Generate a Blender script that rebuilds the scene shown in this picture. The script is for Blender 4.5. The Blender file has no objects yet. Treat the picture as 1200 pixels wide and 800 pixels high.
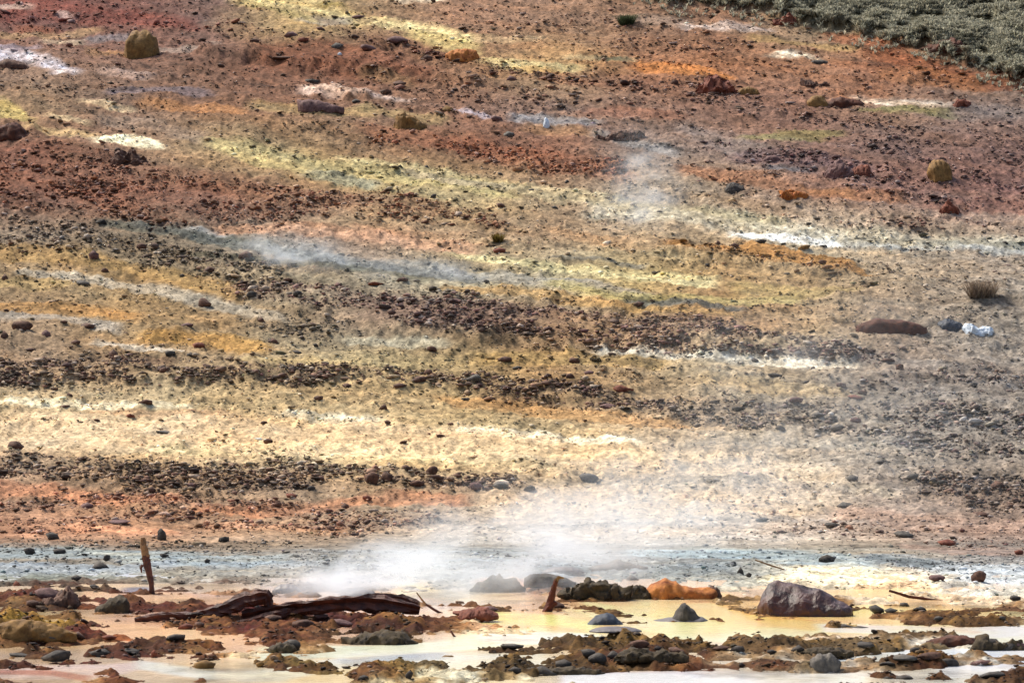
import bpy, bmesh, math, random
import numpy as np
from mathutils import Vector, Matrix, Euler
random.seed(7); RS = np.random.RandomState(11)
S = bpy.context.scene; C = S.collection
# ------------------------------------------------------------------ camera, world, sun, exposure
CAM_Z = 3.0; F = 3403.0; PITCH = math.atan(60 / F)      # F, u, v are pixels of the 1200 x 800 photograph
cd = bpy.data.cameras.new('camera'); cam = bpy.data.objects.new('camera', cd); C.objects.link(cam)
cam.location = (0, 0, CAM_Z); cam.rotation_euler = (math.pi / 2 + PITCH, 0, 0)
cd.sensor_width = 36; cd.lens = 36 * F / 1200; cd.clip_start = 0.1; cd.clip_end = 3000
S.camera = cam
W = bpy.data.worlds.new('World'); S.world = W; W.use_nodes = True
wn = W.node_tree; sky = wn.nodes.new('ShaderNodeTexSky'); sky.sky_type = 'NISHITA'; sky.sun_disc = False
SUN_EL, SUN_AZ = math.radians(52), math.radians(-52)    # azimuth from +Y (view direction), negative = left
sky.sun_elevation = SUN_EL; sky.sun_rotation = SUN_AZ; sky.air_density = 1.0; sky.dust_density = 3.0; sky.ozone_density = 1.0
wn.links.new(sky.outputs[0], wn.nodes['Background'].inputs[0]); wn.nodes['Background'].inputs[1].default_value = 0.11
sl = bpy.data.lights.new('sun', 'SUN'); so = bpy.data.objects.new('sun', sl); C.objects.link(so)
sl.energy = 3.0; sl.angle = math.radians(20); sl.color = (1.0, 0.93, 0.80)
sd = Vector((math.sin(SUN_AZ) * math.cos(SUN_EL), math.cos(SUN_AZ) * math.cos(SUN_EL), math.sin(SUN_EL)))
so.rotation_euler = sd.to_track_quat('Z', 'Y').to_euler()
S.view_settings.view_transform = 'Standard'; S.view_settings.look = 'None'
S.view_settings.exposure = 0.8; S.view_settings.gamma = 1.0
S.cycles.volume_step_rate = 2.0; S.cycles.volume_bounces = 2; S.cycles.max_bounces = 6
cP, sP = math.cos(PITCH), math.sin(PITCH)

def project(x, y, z):
    dz = z - CAM_Z; dep = y * cP + dz * sP; up = -y * sP + dz * cP
    dep = np.maximum(dep, 0.5)
    return 600 + F * x / dep, 400 - F * up / dep, dep

# ------------------------------------------------------------------ noise
def _h(ix, iy, iz, s):
    n = (ix.astype(np.int64) * 374761393 + iy.astype(np.int64) * 668265263 + iz.astype(np.int64) * 2147483647 + s * 974634777) & 0xffffffff
    n = ((n ^ (n >> 13)) * 1274126177) & 0xffffffff
    n = (n ^ (n >> 16)) & 0xffffffff
    n = (n * 2246822519) & 0xffffffff
    return ((n ^ (n >> 15)) & 0xffffff) / float(0xffffff)
def vnoise(x, y, seed=0):
    xi = np.floor(x); yi = np.floor(y); fx = x - xi; fy = y - yi
    fx = fx * fx * (3 - 2 * fx); fy = fy * fy * (3 - 2 * fy); z = np.zeros_like(xi)
    a = _h(xi, yi, z, seed); b = _h(xi + 1, yi, z, seed); c = _h(xi, yi + 1, z, seed); d = _h(xi + 1, yi + 1, z, seed)
    return ((a + (b - a) * fx) * (1 - fy) + (c + (d - c) * fx) * fy) * 2 - 1
def fbm(x, y, seed=0, octv=4, gain=.5):
    r = 0; a = 1.; t = 0.
    for i in range(octv):
        r = r + a * vnoise(x * 2 ** i + 17.3 * i, y * 2 ** i - 9.1 * i, seed + i); t += a; a *= gain
    return r / t
def vn3(p, seed=0):
    x, y, z = p[..., 0], p[..., 1], p[..., 2]
    xi, yi, zi = np.floor(x), np.floor(y), np.floor(z); fx, fy, fz = x - xi, y - yi, z - zi
    fx, fy, fz = [t * t * (3 - 2 * t) for t in (fx, fy, fz)]
    r = 0
    for i in (0, 1):
        for j in (0, 1):
            for k in (0, 1):
                r = r + _h(xi + i, yi + j, zi + k, seed) * (fx if i else 1 - fx) * (fy if j else 1 - fy) * (fz if k else 1 - fz)
    return r * 2 - 1
def sstep(a, b, x):
    t = np.clip((x - a) / (b - a), 0, 1); return t * t * (3 - 2 * t)
def lin(c):
    c = np.asarray(c, float) / 255.; return np.where(c <= .04045, c / 12.92, ((c + .055) / 1.055) ** 2.4)

# ------------------------------------------------------------------ ground profile (height along the view direction)
_rows = [(800, 0), (640, 0)]
_pd = [-400, 52, 56.5, 62, 72, 80, 90, 105, 125, 160, 250, 400, 900]
_pz = [0, 0, .06, .48, 2.15, 4.4, 7.2, 12.57, 19.9, 31.5, 47, 58, 70]
_sd = np.arange(-400, 900, .25); _sz = np.interp(_sd, _pd, _pz)
_k = np.exp(-.5 * (np.arange(-16, 17) / 6.) ** 2); _k /= _k.sum(); _sz = np.convolve(np.pad(_sz, 16, mode='edge'), _k, 'valid')
def base_z(y): return np.interp(y, _sd, _sz)

# rows spaced by what they show, columns fanning out with distance
y0 = np.arange(26, 150, .05); _, v0, _ = project(0 * y0, y0, base_z(y0))
def row_for(v): return float(np.interp(-v, -v0, y0))
vs = np.concatenate([np.arange(835, 640, -.75), np.arange(640, -40, -1.15)])
ys_core = np.array([row_for(v) for v in vs])
ys = np.concatenate([[-400, -200, -100, -50, -20, -5, 3, 8, 12, 16, 19, 22, 24, 25.5, 26.5], ys_core[ys_core > 27.0],
                     [131, 133, 136, 140, 145, 152, 160, 175, 200, 250, 320, 450, 800]])
ys = np.unique(ys)
ss = np.concatenate([[-30, -12, -5, -2.5, -1.4, -.9, -.6, -.45, -.35, -.3, -.26], np.linspace(-.215, .215, 800), [.26, .3, .35, .45, .6, .9, 1.4, 2.5, 5, 12, 30]])
NR, NC = len(ys), len(ss)
wy = np.maximum(ys, 20.)
X = wy[:, None] * ss[None, :]; Y = np.repeat(ys[:, None], NC, 1)
Z = base_z(Y)
big = fbm(X / 9, Y / 7, 3, 3); Z = Z + sstep(60, 80, Y) * big * .45
U, V, DEP = project(X, Y, Z)

# ------------------------------------------------------------------ colour survey of the place
GU = np.arange(50, 1200, 100); GV = np.arange(25, 800, 50)
GRID = [
 [(128,86,78),(134,92,82),(135,108,98),(205,185,130),(170,145,112),(172,138,112),(165,135,110),(155,125,100),(165,130,105),(150,145,120),(125,128,100),(122,124,97)],
 [(150,125,108),(142,112,96),(132,100,82),(135,95,75),(142,98,74),(168,132,95),(195,165,112),(165,122,88),(165,120,85),(168,128,98),(165,112,80),(110,90,68)],
 [(160,138,108),(148,122,102),(145,112,88),(145,112,90),(150,120,98),(148,116,98),(150,132,122),(150,122,105),(148,116,100),(152,118,100),(158,132,110),(140,125,118)],
 [(135,92,72),(165,135,112),(175,156,116),(172,152,112),(158,130,98),(150,108,82),(155,112,88),(150,135,125),(148,130,120),(142,114,104),(130,105,98),(136,108,100)],
 [(134,94,76),(140,96,77),(146,102,80),(178,150,112),(190,175,128),(195,180,135),(172,148,118),(180,168,150),(162,142,120),(160,124,106),(146,113,104),(138,105,100)],
 [(150,132,114),(132,118,100),(130,122,112),(160,145,135),(180,144,118),(176,146,114),(176,150,122),(185,165,138),(190,170,142),(200,190,168),(180,166,148),(170,155,142)],
 [(170,142,102),(162,137,98),(165,142,108),(160,146,122),(168,158,138),(188,178,146),(188,178,146),(185,165,112),(182,148,98),(175,146,106),(168,150,128),(160,146,132)],
 [(152,130,106),(165,138,98),(165,138,100),(150,132,108),(140,118,104),(140,114,98),(150,122,98),(165,138,104),(164,130,98),(175,146,106),(165,138,110),(160,145,130)],
 [(158,132,106),(158,132,100),(164,142,112),(172,155,122),(180,162,120),(175,152,108),(170,138,98),(178,154,118),(195,180,150),(178,158,128),(158,138,124),(156,140,128)],
 [(205,182,142),(205,182,142),(200,176,132),(198,172,128),(190,165,124),(182,156,112),(178,148,108),(172,148,118),(164,144,120),(158,142,122),(155,141,127),(150,138,130)],
 [(200,172,138),(218,190,145),(228,198,152),(228,202,152),(232,206,156),(226,202,152),(222,198,152),(208,184,152),(192,172,146),(182,166,146),(162,150,137),(152,138,126)],
 [(160,132,110),(165,136,108),(165,136,108),(168,140,114),(176,148,116),(178,152,126),(188,168,146),(196,180,160),(205,186,165),(192,174,157),(175,154,138),(148,122,102)],
 [(180,130,100),(180,130,98),(172,136,108),(168,138,112),(174,152,132),(188,174,162),(196,182,170),(200,186,174),(198,182,170),(196,174,158),(182,150,130),(172,132,110)],
 [(165,165,152),(172,168,155),(186,176,162),(196,186,175),(200,195,188),(188,188,186),(180,182,180),(178,180,178),(188,188,184),(222,210,182),(228,208,175),(190,186,180)],
 [(165,140,95),(190,148,118),(180,125,98),(180,130,105),(185,140,110),(225,190,150),(230,200,150),(240,215,160),(240,212,165),(235,190,140),(235,200,155),(232,215,178)],
 [(165,140,112),(190,168,138),(200,176,138),(205,188,152),(200,182,145),(205,195,170),(190,172,140),(180,160,130),(198,190,178),(195,188,176),(196,190,180),(220,220,210)]]
GRID = lin(np.array(GRID))
def grid_colour(u, v):
    gu = np.clip((u - 50) / 100, 0, 10.999); gv = np.clip((v - 25) / 50, 0, 14.999)
    iu = gu.astype(int); iv = gv.astype(int); fu = (gu - iu)[..., None]; fv = (gv - iv)[..., None]
    return (GRID[iv, iu] * (1 - fu) + GRID[iv, iu + 1] * fu) * (1 - fv) + (GRID[iv + 1, iu] * (1 - fu) + GRID[iv + 1, iu + 1] * fu) * fv
# streaks of mineral soil: points (u, v, half height), colour, opacity
L = []
def st(pts, col, op=.8, rag=.7): L.append((pts, col, op, rag))
# top left and centre
st([(0,8,14),(60,10,14),(140,18,10),(230,30,8)], (142,74,62), .6)
st([(0,4,3),(30,8,3)], (210,190,180)); st([(62,17,3),(85,20,3)], (225,200,195), .8)
st([(0,38,5),(60,42,4),(110,38,4)], (190,160,120)); st([(20,33,5),(60,38,4)], (165,100,70))
st([(0,60,7),(30,66,9),(60,76,9),(88,84,5)], (206,202,214), .95, .4); st([(0,52,3),(40,56,3)], (150,145,165), .8)
st([(55,49,3),(100,48,3)], (200,188,165)); st([(60,86,3),(90,84,3)], (215,205,205), .8)
st([(110,60,5),(145,62,4)], (178,140,98)); st([(105,47,4),(150,44,3)], (150,150,160), .7); st([(120,84,4),(175,92,4)], (200,180,172), .8)
st([(180,60,3),(235,56,4),(250,60,3)], (175,160,150), .8)
st([(130,108,5),(190,106,4),(250,112,3)], (130,125,140), .7)
st([(100,118,3),(130,123,4),(160,126,2)], (225,205,165), .8); st([(50,135,3),(80,142,3),(105,147,2)], (226,208,168), .85)
st([(170,120,6),(230,126,6),(290,130,6)], (190,140,88), .8)
st([(0,118,3),(8,126,12),(24,134,12),(36,142,4)], (214,200,122), .85)
st([(36,152,5),(80,156,5),(110,160,4)], (218,196,146), .8)
st([(118,164,4),(140,165,6),(165,168,6),(194,173,3)], (250,240,205), 1, .3)
st([(120,140,8),(180,146,10),(240,160,8)], (160,146,132), .6)
st([(245,165,6),(270,172,9),(310,182,13),(350,192,15),(400,200,14),(450,203,12),(520,214,10),(600,224,12)], (206,196,138), .8)
st([(255,170,3),(290,176,4),(330,190,4),(380,206,4)], (226,212,150), .8)
st([(360,205,6),(400,208,7),(440,214,6)], (172,178,156), .8); st([(400,185,3),(480,196,4),(540,205,3)], (228,214,160), .8)
st([(480,202,4),(540,215,5),(600,222,4)], (185,175,150), .7)
st([(600,222,6),(680,228,10),(760,246,12),(840,256,10),(920,264,8)], (200,192,156), .7)
st([(275,0,7),(330,4,13),(380,14,16),(420,24,10)], (222,206,142), .9); st([(350,22,3),(380,27,5),(410,26,4)], (168,170,160), .8)
st([(290,6,2),(340,16,3),(370,24,2)], (178,168,110), .8); st([(380,8,5),(400,8,5)], (165,150,70), .7)
st([(430,25,4),(465,30,7),(510,37,9),(560,48,7)], (236,220,160), .92); st([(455,0,4),(520,2,3)], (222,208,178), .8)
st([(555,46,5),(620,46,3),(640,46,2)], (210,190,150), .7); st([(480,42,6),(520,50,9),(560,60,7)], (230,212,140), .9)
st([(565,73,5),(600,76,8),(640,80,6),(680,80,4)], (226,210,150), .9); st([(600,80,4),(650,84,4)], (205,165,90), .6)
st([(665,68,4),(700,70,4),(740,71,3)], (190,180,140), .7); st([(700,70,2),(730,71,3)], (95,105,85), .8)
st([(740,78,6),(790,82,8),(830,86,7),(858,92,3)], (214,144,70), .85); st([(640,92,8),(720,96,8),(780,100,6)], (150,108,86), .5)
st([(350,12,2),(420,40,6),(500,60,8),(545,70,6)], (120,78,64), .3)
st([(300,72,10),(360,72,14),(420,78,16),(470,88,12),(500,92,6)], (140,94,68), .85)
st([(350,108,4),(400,110,4),(440,114,3),(480,118,2)], (218,198,186), .8); st([(430,88,4),(480,98,5)], (160,130,90), .7)
st([(300,124,6),(370,132,7),(440,134,6)], (186,164,112), .7); st([(420,128,5),(520,140,6)], (176,160,110), .6)
st([(540,130,3),(565,136,4),(580,138,3)], (205,195,205), .8); st([(600,140,6),(640,142,8),(700,144,4)], (160,170,180), .7)
st([(620,152,7),(660,155,8),(700,160,6)], (190,150,100), .5); st([(690,158,5),(740,168,5),(790,178,6)], (165,168,170), .7)
st([(690,130,7),(750,132,8),(800,138,6)], (170,122,98), .6)
st([(730,20,6),(800,26,6),(860,34,5),(900,36,4)], (190,172,155), .5); st([(800,30,4),(850,31,5),(895,36,3)], (205,195,192), .8)
st([(880,46,4),(940,52,5),(1000,56,4)], (190,165,110), .7); st([(900,66,3),(930,66,4),(955,70,2)], (226,214,192), .85)
st([(965,42,6),(1010,48,8),(1060,56,8)], (178,112,74), .7); st([(1020,58,8),(1090,80,10),(1150,96,12),(1200,108,12)], (150,92,56), .7)
st([(1030,85,8),(1080,90,10),(1150,100,8)], (172,120,70), .5)
st([(1000,112,3),(1040,119,5),(1090,123,5),(1120,124,3)], (222,214,200), .85)
st([(980,110,8),(1040,108,8)], (178,124,84), .4)
st([(1010,130,3),(1060,130,5),(1120,134,5)], (146,150,98), .75); st([(870,162,4),(920,160,7),(985,158,4)], (144,142,92), .75)
st([(800,150,8),(850,168,12),(900,180,8)], (150,145,145), .5)
st([(860,185,8),(960,188,10),(1020,198,8)], (120,100,108), .6); st([(800,200,8),(880,210,8),(960,226,7),(1060,232,7)], (176,124,88), .7)
st([(900,196,3),(950,200,3)], (120,128,140), .7); st([(940,222,4),(1000,228,5)], (210,150,98), .5)
st([(1080,240,8),(1200,252,10)], (150,100,88), .5); st([(1110,130,8),(1200,140,10)], (140,138,140), .5)
# middle
st([(0,170,8),(80,176,8),(180,196,8),(300,214,10),(420,232,10),(520,246,8)], (146,96,74), .35)
st([(0,225,16),(150,225,20),(300,238,20),(420,242,12)], (148,104,84), .35)
st([(420,150,6),(520,168,10),(640,184,14),(730,200,14)], (162,106,78), .5)
st([(120,262,5),(180,266,7),(240,280,8),(310,290,8)], (98,104,98), .85); st([(215,270,3),(260,274,3)], (200,205,210), .6)
st([(860,276,5),(960,282,8),(1080,288,8),(1200,294,9)], (176,182,184), .8, .5); st([(150,262,4),(230,278,5),(330,296,6),(430,310,6),(560,328,5)], (104,110,110), .85, .4)
st([(300,290,9),(380,300,10),(460,312,10),(540,320,9)], (140,144,146), .75)
st([(230,300,3),(320,306,3),(420,314,4),(500,326,3)], (98,98,78), .7)
st([(250,268,6),(330,266,8),(420,272,10),(480,284,9),(560,292,8)], (212,164,132), .65)
st([(520,318,4),(600,328,8),(680,334,7),(760,345,5)], (160,160,162), .6)
st([(530,300,3),(600,308,4),(680,316,6),(760,326,7),(840,332,6)], (222,212,162), .75)
st([(640,302,2),(700,306,3),(760,312,3)], (130,130,125), .7)
st([(640,334,4),(700,342,6),(780,350,7),(860,352,7),(940,350,6)], (186,178,112), .6)
st([(730,352,3),(800,357,4),(868,363,3)], (98,100,98), .9); st([(520,338,5),(620,346,6),(740,360,5),(860,368,5)], (196,152,84), .6)
st([(640,268,5),(720,284,8),(800,292,8),(860,300,8)], (206,162,116), .5)
st([(780,288,6),(840,294,10),(920,306,11),(990,318,8),(1015,324,3)], (184,130,58), .8)
st([(860,340,8),(940,344,8),(1000,340,5)], (185,160,90), .5)
st([(690,248,8),(780,252,10),(880,270,9),(980,278,9),(1100,284,7),(1200,290,7)], (205,198,178), .7)
st([(860,274,4),(920,282,5),(980,288,5)], (236,236,234), .85, .4); st([(1000,282,3),(1100,286,4),(1200,292,4)], (150,148,135), .6)
st([(0,290,12),(90,298,12),(180,320,9),(280,345,10)], (190,150,82), .6); st([(0,330,6),(80,332,6)], (200,170,110), .5)
st([(20,318,4),(90,326,6),(170,340,6),(260,360,8),(330,374,6)], (190,182,168), .75)
st([(0,352,6),(90,362,9),(160,372,7)], (190,140,70), .6); st([(0,376,6),(70,372,5),(140,384,6)], (178,172,166), .6)
st([(170,396,8),(240,398,9),(310,408,7)], (196,148,66), .7); st([(110,402,4),(180,410,5),(215,416,4)], (205,200,192), .7)
st([(280,424,5),(340,426,6),(420,428,5)], (222,196,140), .6); st([(400,396,4),(460,402,6),(520,404,5)], (214,206,180), .6)
st([(150,430,4),(200,425,4)], (120,80,65), .4); st([(560,420,8),(680,422,8),(780,425,6)], (190,160,96), .5)
st([(520,470,6),(620,480,9),(720,490,8),(800,500,6)], (204,152,88), .5)
st([(700,411,3),(760,415,4),(830,420,6),(920,426,5),(1000,430,3)], (232,222,202), .9, .4)
st([(820,446,6),(900,452,8),(1000,462,6)], (200,166,104), .45)
st([(0,470,4),(60,472,5),(160,474,4),(220,476,4)], (236,222,190), .8)
st([(0,505,16),(100,508,20),(240,508,22),(400,508,12)], (232,204,156), .7, .5)
st([(180,528,8),(300,526,10),(440,530,10),(560,534,9)], (240,222,172), .75, .5)
st([(330,486,4),(390,490,7),(440,492,4)], (236,224,196), .8); st([(540,505,3),(600,510,8),(680,514,5),(760,522,4)], (252,236,206), .9, .4)
st([(460,515,7),(600,524,9),(740,530,8),(840,538,6)], (236,208,150), .7, .5)
st([(170,508,2),(205,507,3)], (150,140,125), .8); st([(100,480,3),(180,484,4),(260,484,3)], (220,170,125), .6)
st([(760,540,10),(860,545,10),(960,560,9),(1050,580,6)], (206,188,160), .5)
# lower
st([(0,575,4),(60,578,7),(140,590,7),(220,588,5)], (210,142,104), .6); st([(80,618,5),(130,622,7),(200,624,5)], (224,156,116), .8)
st([(230,598,6),(300,600,8),(380,594,6),(480,586,6),(540,588,5)], (206,140,100), .7); st([(240,616,4),(330,620,6),(400,618,5)], (212,160,125), .6)
st([(560,575,5),(640,580,8)], (190,175,165), .4); st([(980,600,8),(1060,612,9),(1150,618,8),(1200,624,8)], (190,140,112), .5)
st([(1060,640,4),(1130,648,6),(1200,652,6)], (205,150,125), .6)
st([(0,645,9),(70,648,9),(160,652,9),(260,660,9),(340,656,7)], (186,196,198), .8); st([(100,645,4),(150,655,6),(190,660,4)], (216,216,206), .7)
st([(0,668,5),(60,668,6),(140,670,5),(210,664,4)], (196,202,210), .7)
st([(240,662,10),(340,660,12),(450,658,14),(560,655,14),(700,658,12)], (190,194,196), .6)
st([(560,668,8),(680,668,9),(780,672,7),(860,664,8)], (150,158,162), .6)
st([(740,650,6),(840,650,8),(940,655,9),(1030,664,8)], (200,214,218), .85); st([(1020,655,5),(1080,662,8),(1130,672,9),(1200,682,8)], (176,188,200), .85)
st([(1020,655,4),(1060,660,5),(1100,664,4)], (90,105,110), .6)
st([(900,680,3),(940,676,9),(990,674,11),(1060,682,10),(1100,690,5)], (255,238,198), 1, .4)
st([(990,694,3),(1030,690,7),(1080,690,6),(1105,692,3)], (238,180,112), .8, .5)
st([(1100,672,4),(1090,684,4),(1120,690,4)], (120,110,115), .4)
def stroke_mask(pts, u, v, nz, rag):
    pu = np.array([p[0] for p in pts], float); pv = [p[1] for p in pts]; ph = np.array([p[2] for p in pts], float)
    if pu[0] <= 5: pu = pu.copy(); pu[0] = -250
    if pu[-1] >= 1195: pu = pu.copy(); pu[-1] = 1450
    c = np.interp(u, pu, pv); h = np.interp(u, pu, ph)
    end = 10 + .8 * ph.mean()
    e = sstep(-end, end * .5, u - pu[0] + nz * 14) * sstep(-end, end * .5, pu[-1] - u + nz * 14)
    return e * (1 - sstep(.55, 1.25, np.abs(v - c) / h + nz * rag))
def paint(u, v, x, y, strokes, base):
    y = y + .6 * x * sstep(60, 95, y)
    w1 = fbm(x / 2.6, y / 1.6, 21, 4, .6); w2 = fbm(x / 4.1, y / 2.4, 33, 3)
    uu = u + w2 * 26; vv = v + w1 * 5
    col = base(uu, vv)
    nz = fbm(x / 2.4, y / 1.0, 45, 5, .68)
    for pts, c, op, rag in strokes:
        m = stroke_mask(pts, u + w2 * 8, v + w1 * 1.8, nz, rag)[..., None] * op
        col = col * (1 - m) + lin(c) * m
    return col

# land in the foreground flats: mud banks, sulphur moss banks. (points, rise in metres, colour or None)
LAND = [
 ([(0,700,10),(40,696,12),(110,694,10),(160,704,4)], .10, (120,84,62)), ([(60,712,4),(110,712,5),(130,712,3)], .02, (170,80,50)),
 ([(120,706,5),(200,706,6),(240,710,6)], .05, (170,140,120)), ([(0,722,4),(60,716,6),(90,722,5)], .10, (110,90,70)),
 ([(0,738,8),(40,734,9),(80,738,7),(98,744,4)], .13, (178,160,78)), ([(0,752,6),(60,752,5),(95,750,4)], .08, (70,48,38)),
 ([(90,733,4),(120,732,5),(135,730,3)], .08, (66,44,38)), ([(100,748,5),(140,748,5),(180,752,4)], .03, (178,110,75)),
 ([(20,772,5),(60,770,7),(85,772,5)], .09, (84,66,50)), ([(95,766,4),(125,766,6),(150,770,5),(210,776,4)], .08, (98,82,56)),
 ([(190,728,8),(240,726,12),(300,730,16),(370,738,14),(430,742,16),(500,744,10)], .07, (150,110,88)),
 ([(380,736,6),(440,744,10),(495,746,6)], .12, (132,108,66)), ([(180,752,4),(205,751,5),(220,750,3)], .06, (90,70,54)),
 ([(310,752,4),(330,752,7),(350,752,4)], .12, (64,56,40)), ([(210,775,4),(240,776,8),(260,776,4)], .1, (104,80,46)),
 ([(300,778,4),(400,786,8),(480,790,8)], .09, (150,140,82)), ([(400,798,4),(440,794,8),(470,798,4)], .1, (120,66,44)),
 ([(560,690,6),(600,690,8),(660,694,5)], .04, (200,150,120)), ([(600,750,3),(650,758,5),(700,756,4)], .05, (150,145,135)),
 ([(570,792,5),(620,786,8),(700,780,10),(780,776,8),(830,772,6)], .12, (112,96,66)), ([(760,760,4),(840,756,7),(900,762,6),(960,764,5)], .09, (134,112,88)),
 ([(680,762,4),(730,758,8),(780,760,6)], .12, (104,88,58)), ([(780,745,2),(840,750,3)], .03, (180,140,90)),
 ([(900,762,3),(980,760,6),(1060,762,5)], .09, (112,98,70)), ([(975,736,3),(1000,738,5),(1030,740,3)], .06, (112,104,70)),
 ([(1020,752,4),(1080,748,5),(1130,750,5),(1200,758,7)], .10, (124,94,70)), ([(1030,778,4),(1070,780,5),(1110,776,6)], .08, (104,96,74)),
 ([(1140,800,4),(1170,794,6),(1200,796,7)], .12, (96,72,54)), ([(1020,720,3),(1080,724,5),(1150,722,4),(1200,724,4)], .04, (180,150,100)),
 ([(1040,700,3),(1120,704,4),(1200,710,5)], .03, (236,192,138)), ([(860,784,5),(900,780,5),(960,786,4)], .06, (130,122,104)),
 ([(840,722,4),(870,730,5),(950,738,4)], .03, (238,180,110)),
 ([(0,782,3),(60,780,4),(120,780,3)], .07, (110,78,54)), ([(120,792,3),(180,790,4),(250,794,3)], .05, (150,110,84)), ([(140,760,3),(200,762,4),(260,760,3)], .06, (126,92,66)),
 ([(150,716,3),(215,718,5),(280,724,4)], .05, (128,74,56)), ([(230,736,5),(300,740,4)], .07, (120,74,58)), ([(250,712,4),(320,722,8),(420,722,8),(500,728,6)], .09, (96,50,38)),
 ([(500,735,3),(560,736,3),(620,735,2)], .04, (180,140,110)), ([(500,762,3),(580,764,4),(640,762,3)], .05, (140,126,100)), ([(470,780,3),(520,784,4),(570,783,3)], .06, (120,108,80)),
 ([(640,718,2),(680,716,3),(720,716,2)], .04, (190,140,90)), ([(730,722,2),(760,724,3)], .03, (170,130,80)), ([(860,745,3),(920,748,4),(980,746,3)], .05, (150,130,96)),
 ([(700,792,3),(780,788,4),(860,790,3)], .05, (130,118,96)), ([(1000,735,2),(1090,733,3),(1180,734,3)], .03, (190,170,110)), ([(960,796,3),(1040,792,4),(1100,794,3)], .06, (116,104,80)),
 ([(1000,770,3),(1050,768,4),(1100,762,4),(1150,772,4)], .07, (100,88,62)), ([(560,708,3),(600,706,3),(640,706,3)], .03, (205,150,120)),
]
# rubble: (points), density, tint, tint strength, size
SC = []
def sc(pts, d, t, ts=.6, sz=1.): SC.append((pts, d, t, ts, sz))
sc([(0,12,14),(150,24,14),(300,34,12)], .5, (130,80,72)); sc([(300,40,6),(380,46,8),(460,58,10),(540,75,9),(640,95,10),(760,105,10)], .8, (112,72,62), .6, 1.2)
sc([(0,100,14),(150,98,10)], .55, (120,92,80)); sc([(430,95,12),(560,110,16),(700,112,14),(800,110,12)], .6, (128,95,80))
sc([(560,20,14),(700,30,16),(800,50,16),(900,66,12)], .5, (140,105,85))
sc([(0,205,36),(120,220,40),(250,236,30),(400,238,22),(520,250,16),(600,262,8)], 1., (142,92,70), .7)
sc([(430,164,8),(520,176,14),(640,190,17),(735,202,14)], 1., (160,104,74), .75)
sc([(0,270,22),(100,280,24),(200,310,22),(330,330,22)], .85, (120,105,92), .5, 1.1)
sc([(260,350,12),(420,350,20),(540,372,30),(680,385,28),(820,398,20),(950,410,14),(1050,422,8)], 1.25, (126,98,96), .7, 1.15)
sc([(280,370,14),(400,390,12),(480,400,8)], .7, (110,105,102), .6)
sc([(0,435,22),(150,440,20),(300,440,12),(400,445,12),(520,450,12),(600,458,12),(720,470,14),(800,478,14)], 1.15, (112,88,84), .7, 1.2)
sc([(700,438,8),(900,446,8),(1050,430,10)], .5, (125,100,80))
sc([(800,480,16),(900,486,20),(1000,492,26),(1100,500,36),(1200,510,45)], 1.1, (132,120,118), .7, 1.1)
sc([(1000,440,20),(1100,450,24),(1200,440,30)], .6, (130,110,112), .6)
sc([(0,546,18),(140,560,20),(260,560,18),(400,562,16),(520,566,16),(600,572,10)], 1.3, (108,84,74), .7, 1.25)
sc([(0,598,22),(150,602,22),(300,606,18),(420,614,16),(520,606,8)], .95, (138,94,76), .6, 1.1)
sc([(0,634,8),(200,640,8),(350,640,6)], .8, (112,100,84), .6, 1.1)
sc([(200,662,12),(350,656,12),(450,650,10)], .6, (125,125,122), .6, .8)
sc([(0,655,16),(100,658,14),(220,656,10)], .45, (80,82,80), .7)
sc([(1080,560,20),(1150,576,22),(1200,580,25)], 1.1, (100,78,68), .7, 1.2)
sc([(900,610,14),(1000,620,14),(1100,630,16),(1200,636,18)], .55, (130,98,84), .6)
sc([(800,110,16),(950,130,20),(1100,180,30),(1200,190,45)], .75, (126,104,102), .55)
sc([(820,175,16),(950,190,16),(1060,215,20),(1200,236,24)], .85, (122,92,92), .6)
sc([(960,265,6),(1100,262,8),(1200,268,8)], .7, (135,100,96), .6); sc([(790,290,8),(900,304,10),(1000,318,8)], .8, (150,108,56), .6)
sc([(1020,320,16),(1200,330,24)], .5, (140,124,112), .5)
sc([(1000,85,20),(1100,100,16),(1200,130,12)], .5, (145,100,76))
sc([(1030,662,5),(1080,668,7),(1140,676,8)], .8, (96,100,104), .6)
def scree(u, v, x, y):
    y = y + .6 * x * sstep(60, 95, y)
    nz = fbm(x / 2.6, y / 1.1, 71, 5, .68); d = np.full(u.shape, .30) + .16 * nz;  tint = np.zeros(u.shape + (3,)); ts = np.zeros(u.shape); sz = np.ones(u.shape)
    for pts, dd, t, s, z in SC:
        m = stroke_mask(pts, u, v, nz, .75)
        d = np.maximum(d, m * dd); mm = m[..., None]; tint = tint * (1 - mm) + lin(t) * mm; ts = ts * (1 - m) + s * m; sz = sz * (1 - m) + z * m
    pool = stroke_mask([(0,735,62),(1200,735,62)], u, v, nz, .1) 
    d = d * (1 - .65 * stroke_mask([(0,506,16),(240,508,20),(440,516,17),(620,524,14),(800,538,10)], u, v, nz, .4))
    d = d * (1 - pool * .75)
    d = np.maximum(d, pool * .16); bl = stroke_mask([(0,655,14),(1200,662,14)], u, v, nz, .3); d = np.maximum(d, bl * .5)
    for pts, rise, c in LAND:
        m = stroke_mask(pts, u, v, nz, .7) * (rise > .05); d = np.maximum(d, m * .22); sz = sz * (1 - m) + 1.5 * m; tint = tint * (1 - m[..., None]) + lin((62, 50, 36)) * m[..., None]; ts = ts * (1 - m) + .7 * m
    clump = np.clip(.62 + 1.3 * fbm(x / 1.8, y / .8, 91, 4, .62), .05, 1.6)
    return np.clip(d * clump, 0, 1.6), tint, ts, sz

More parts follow.
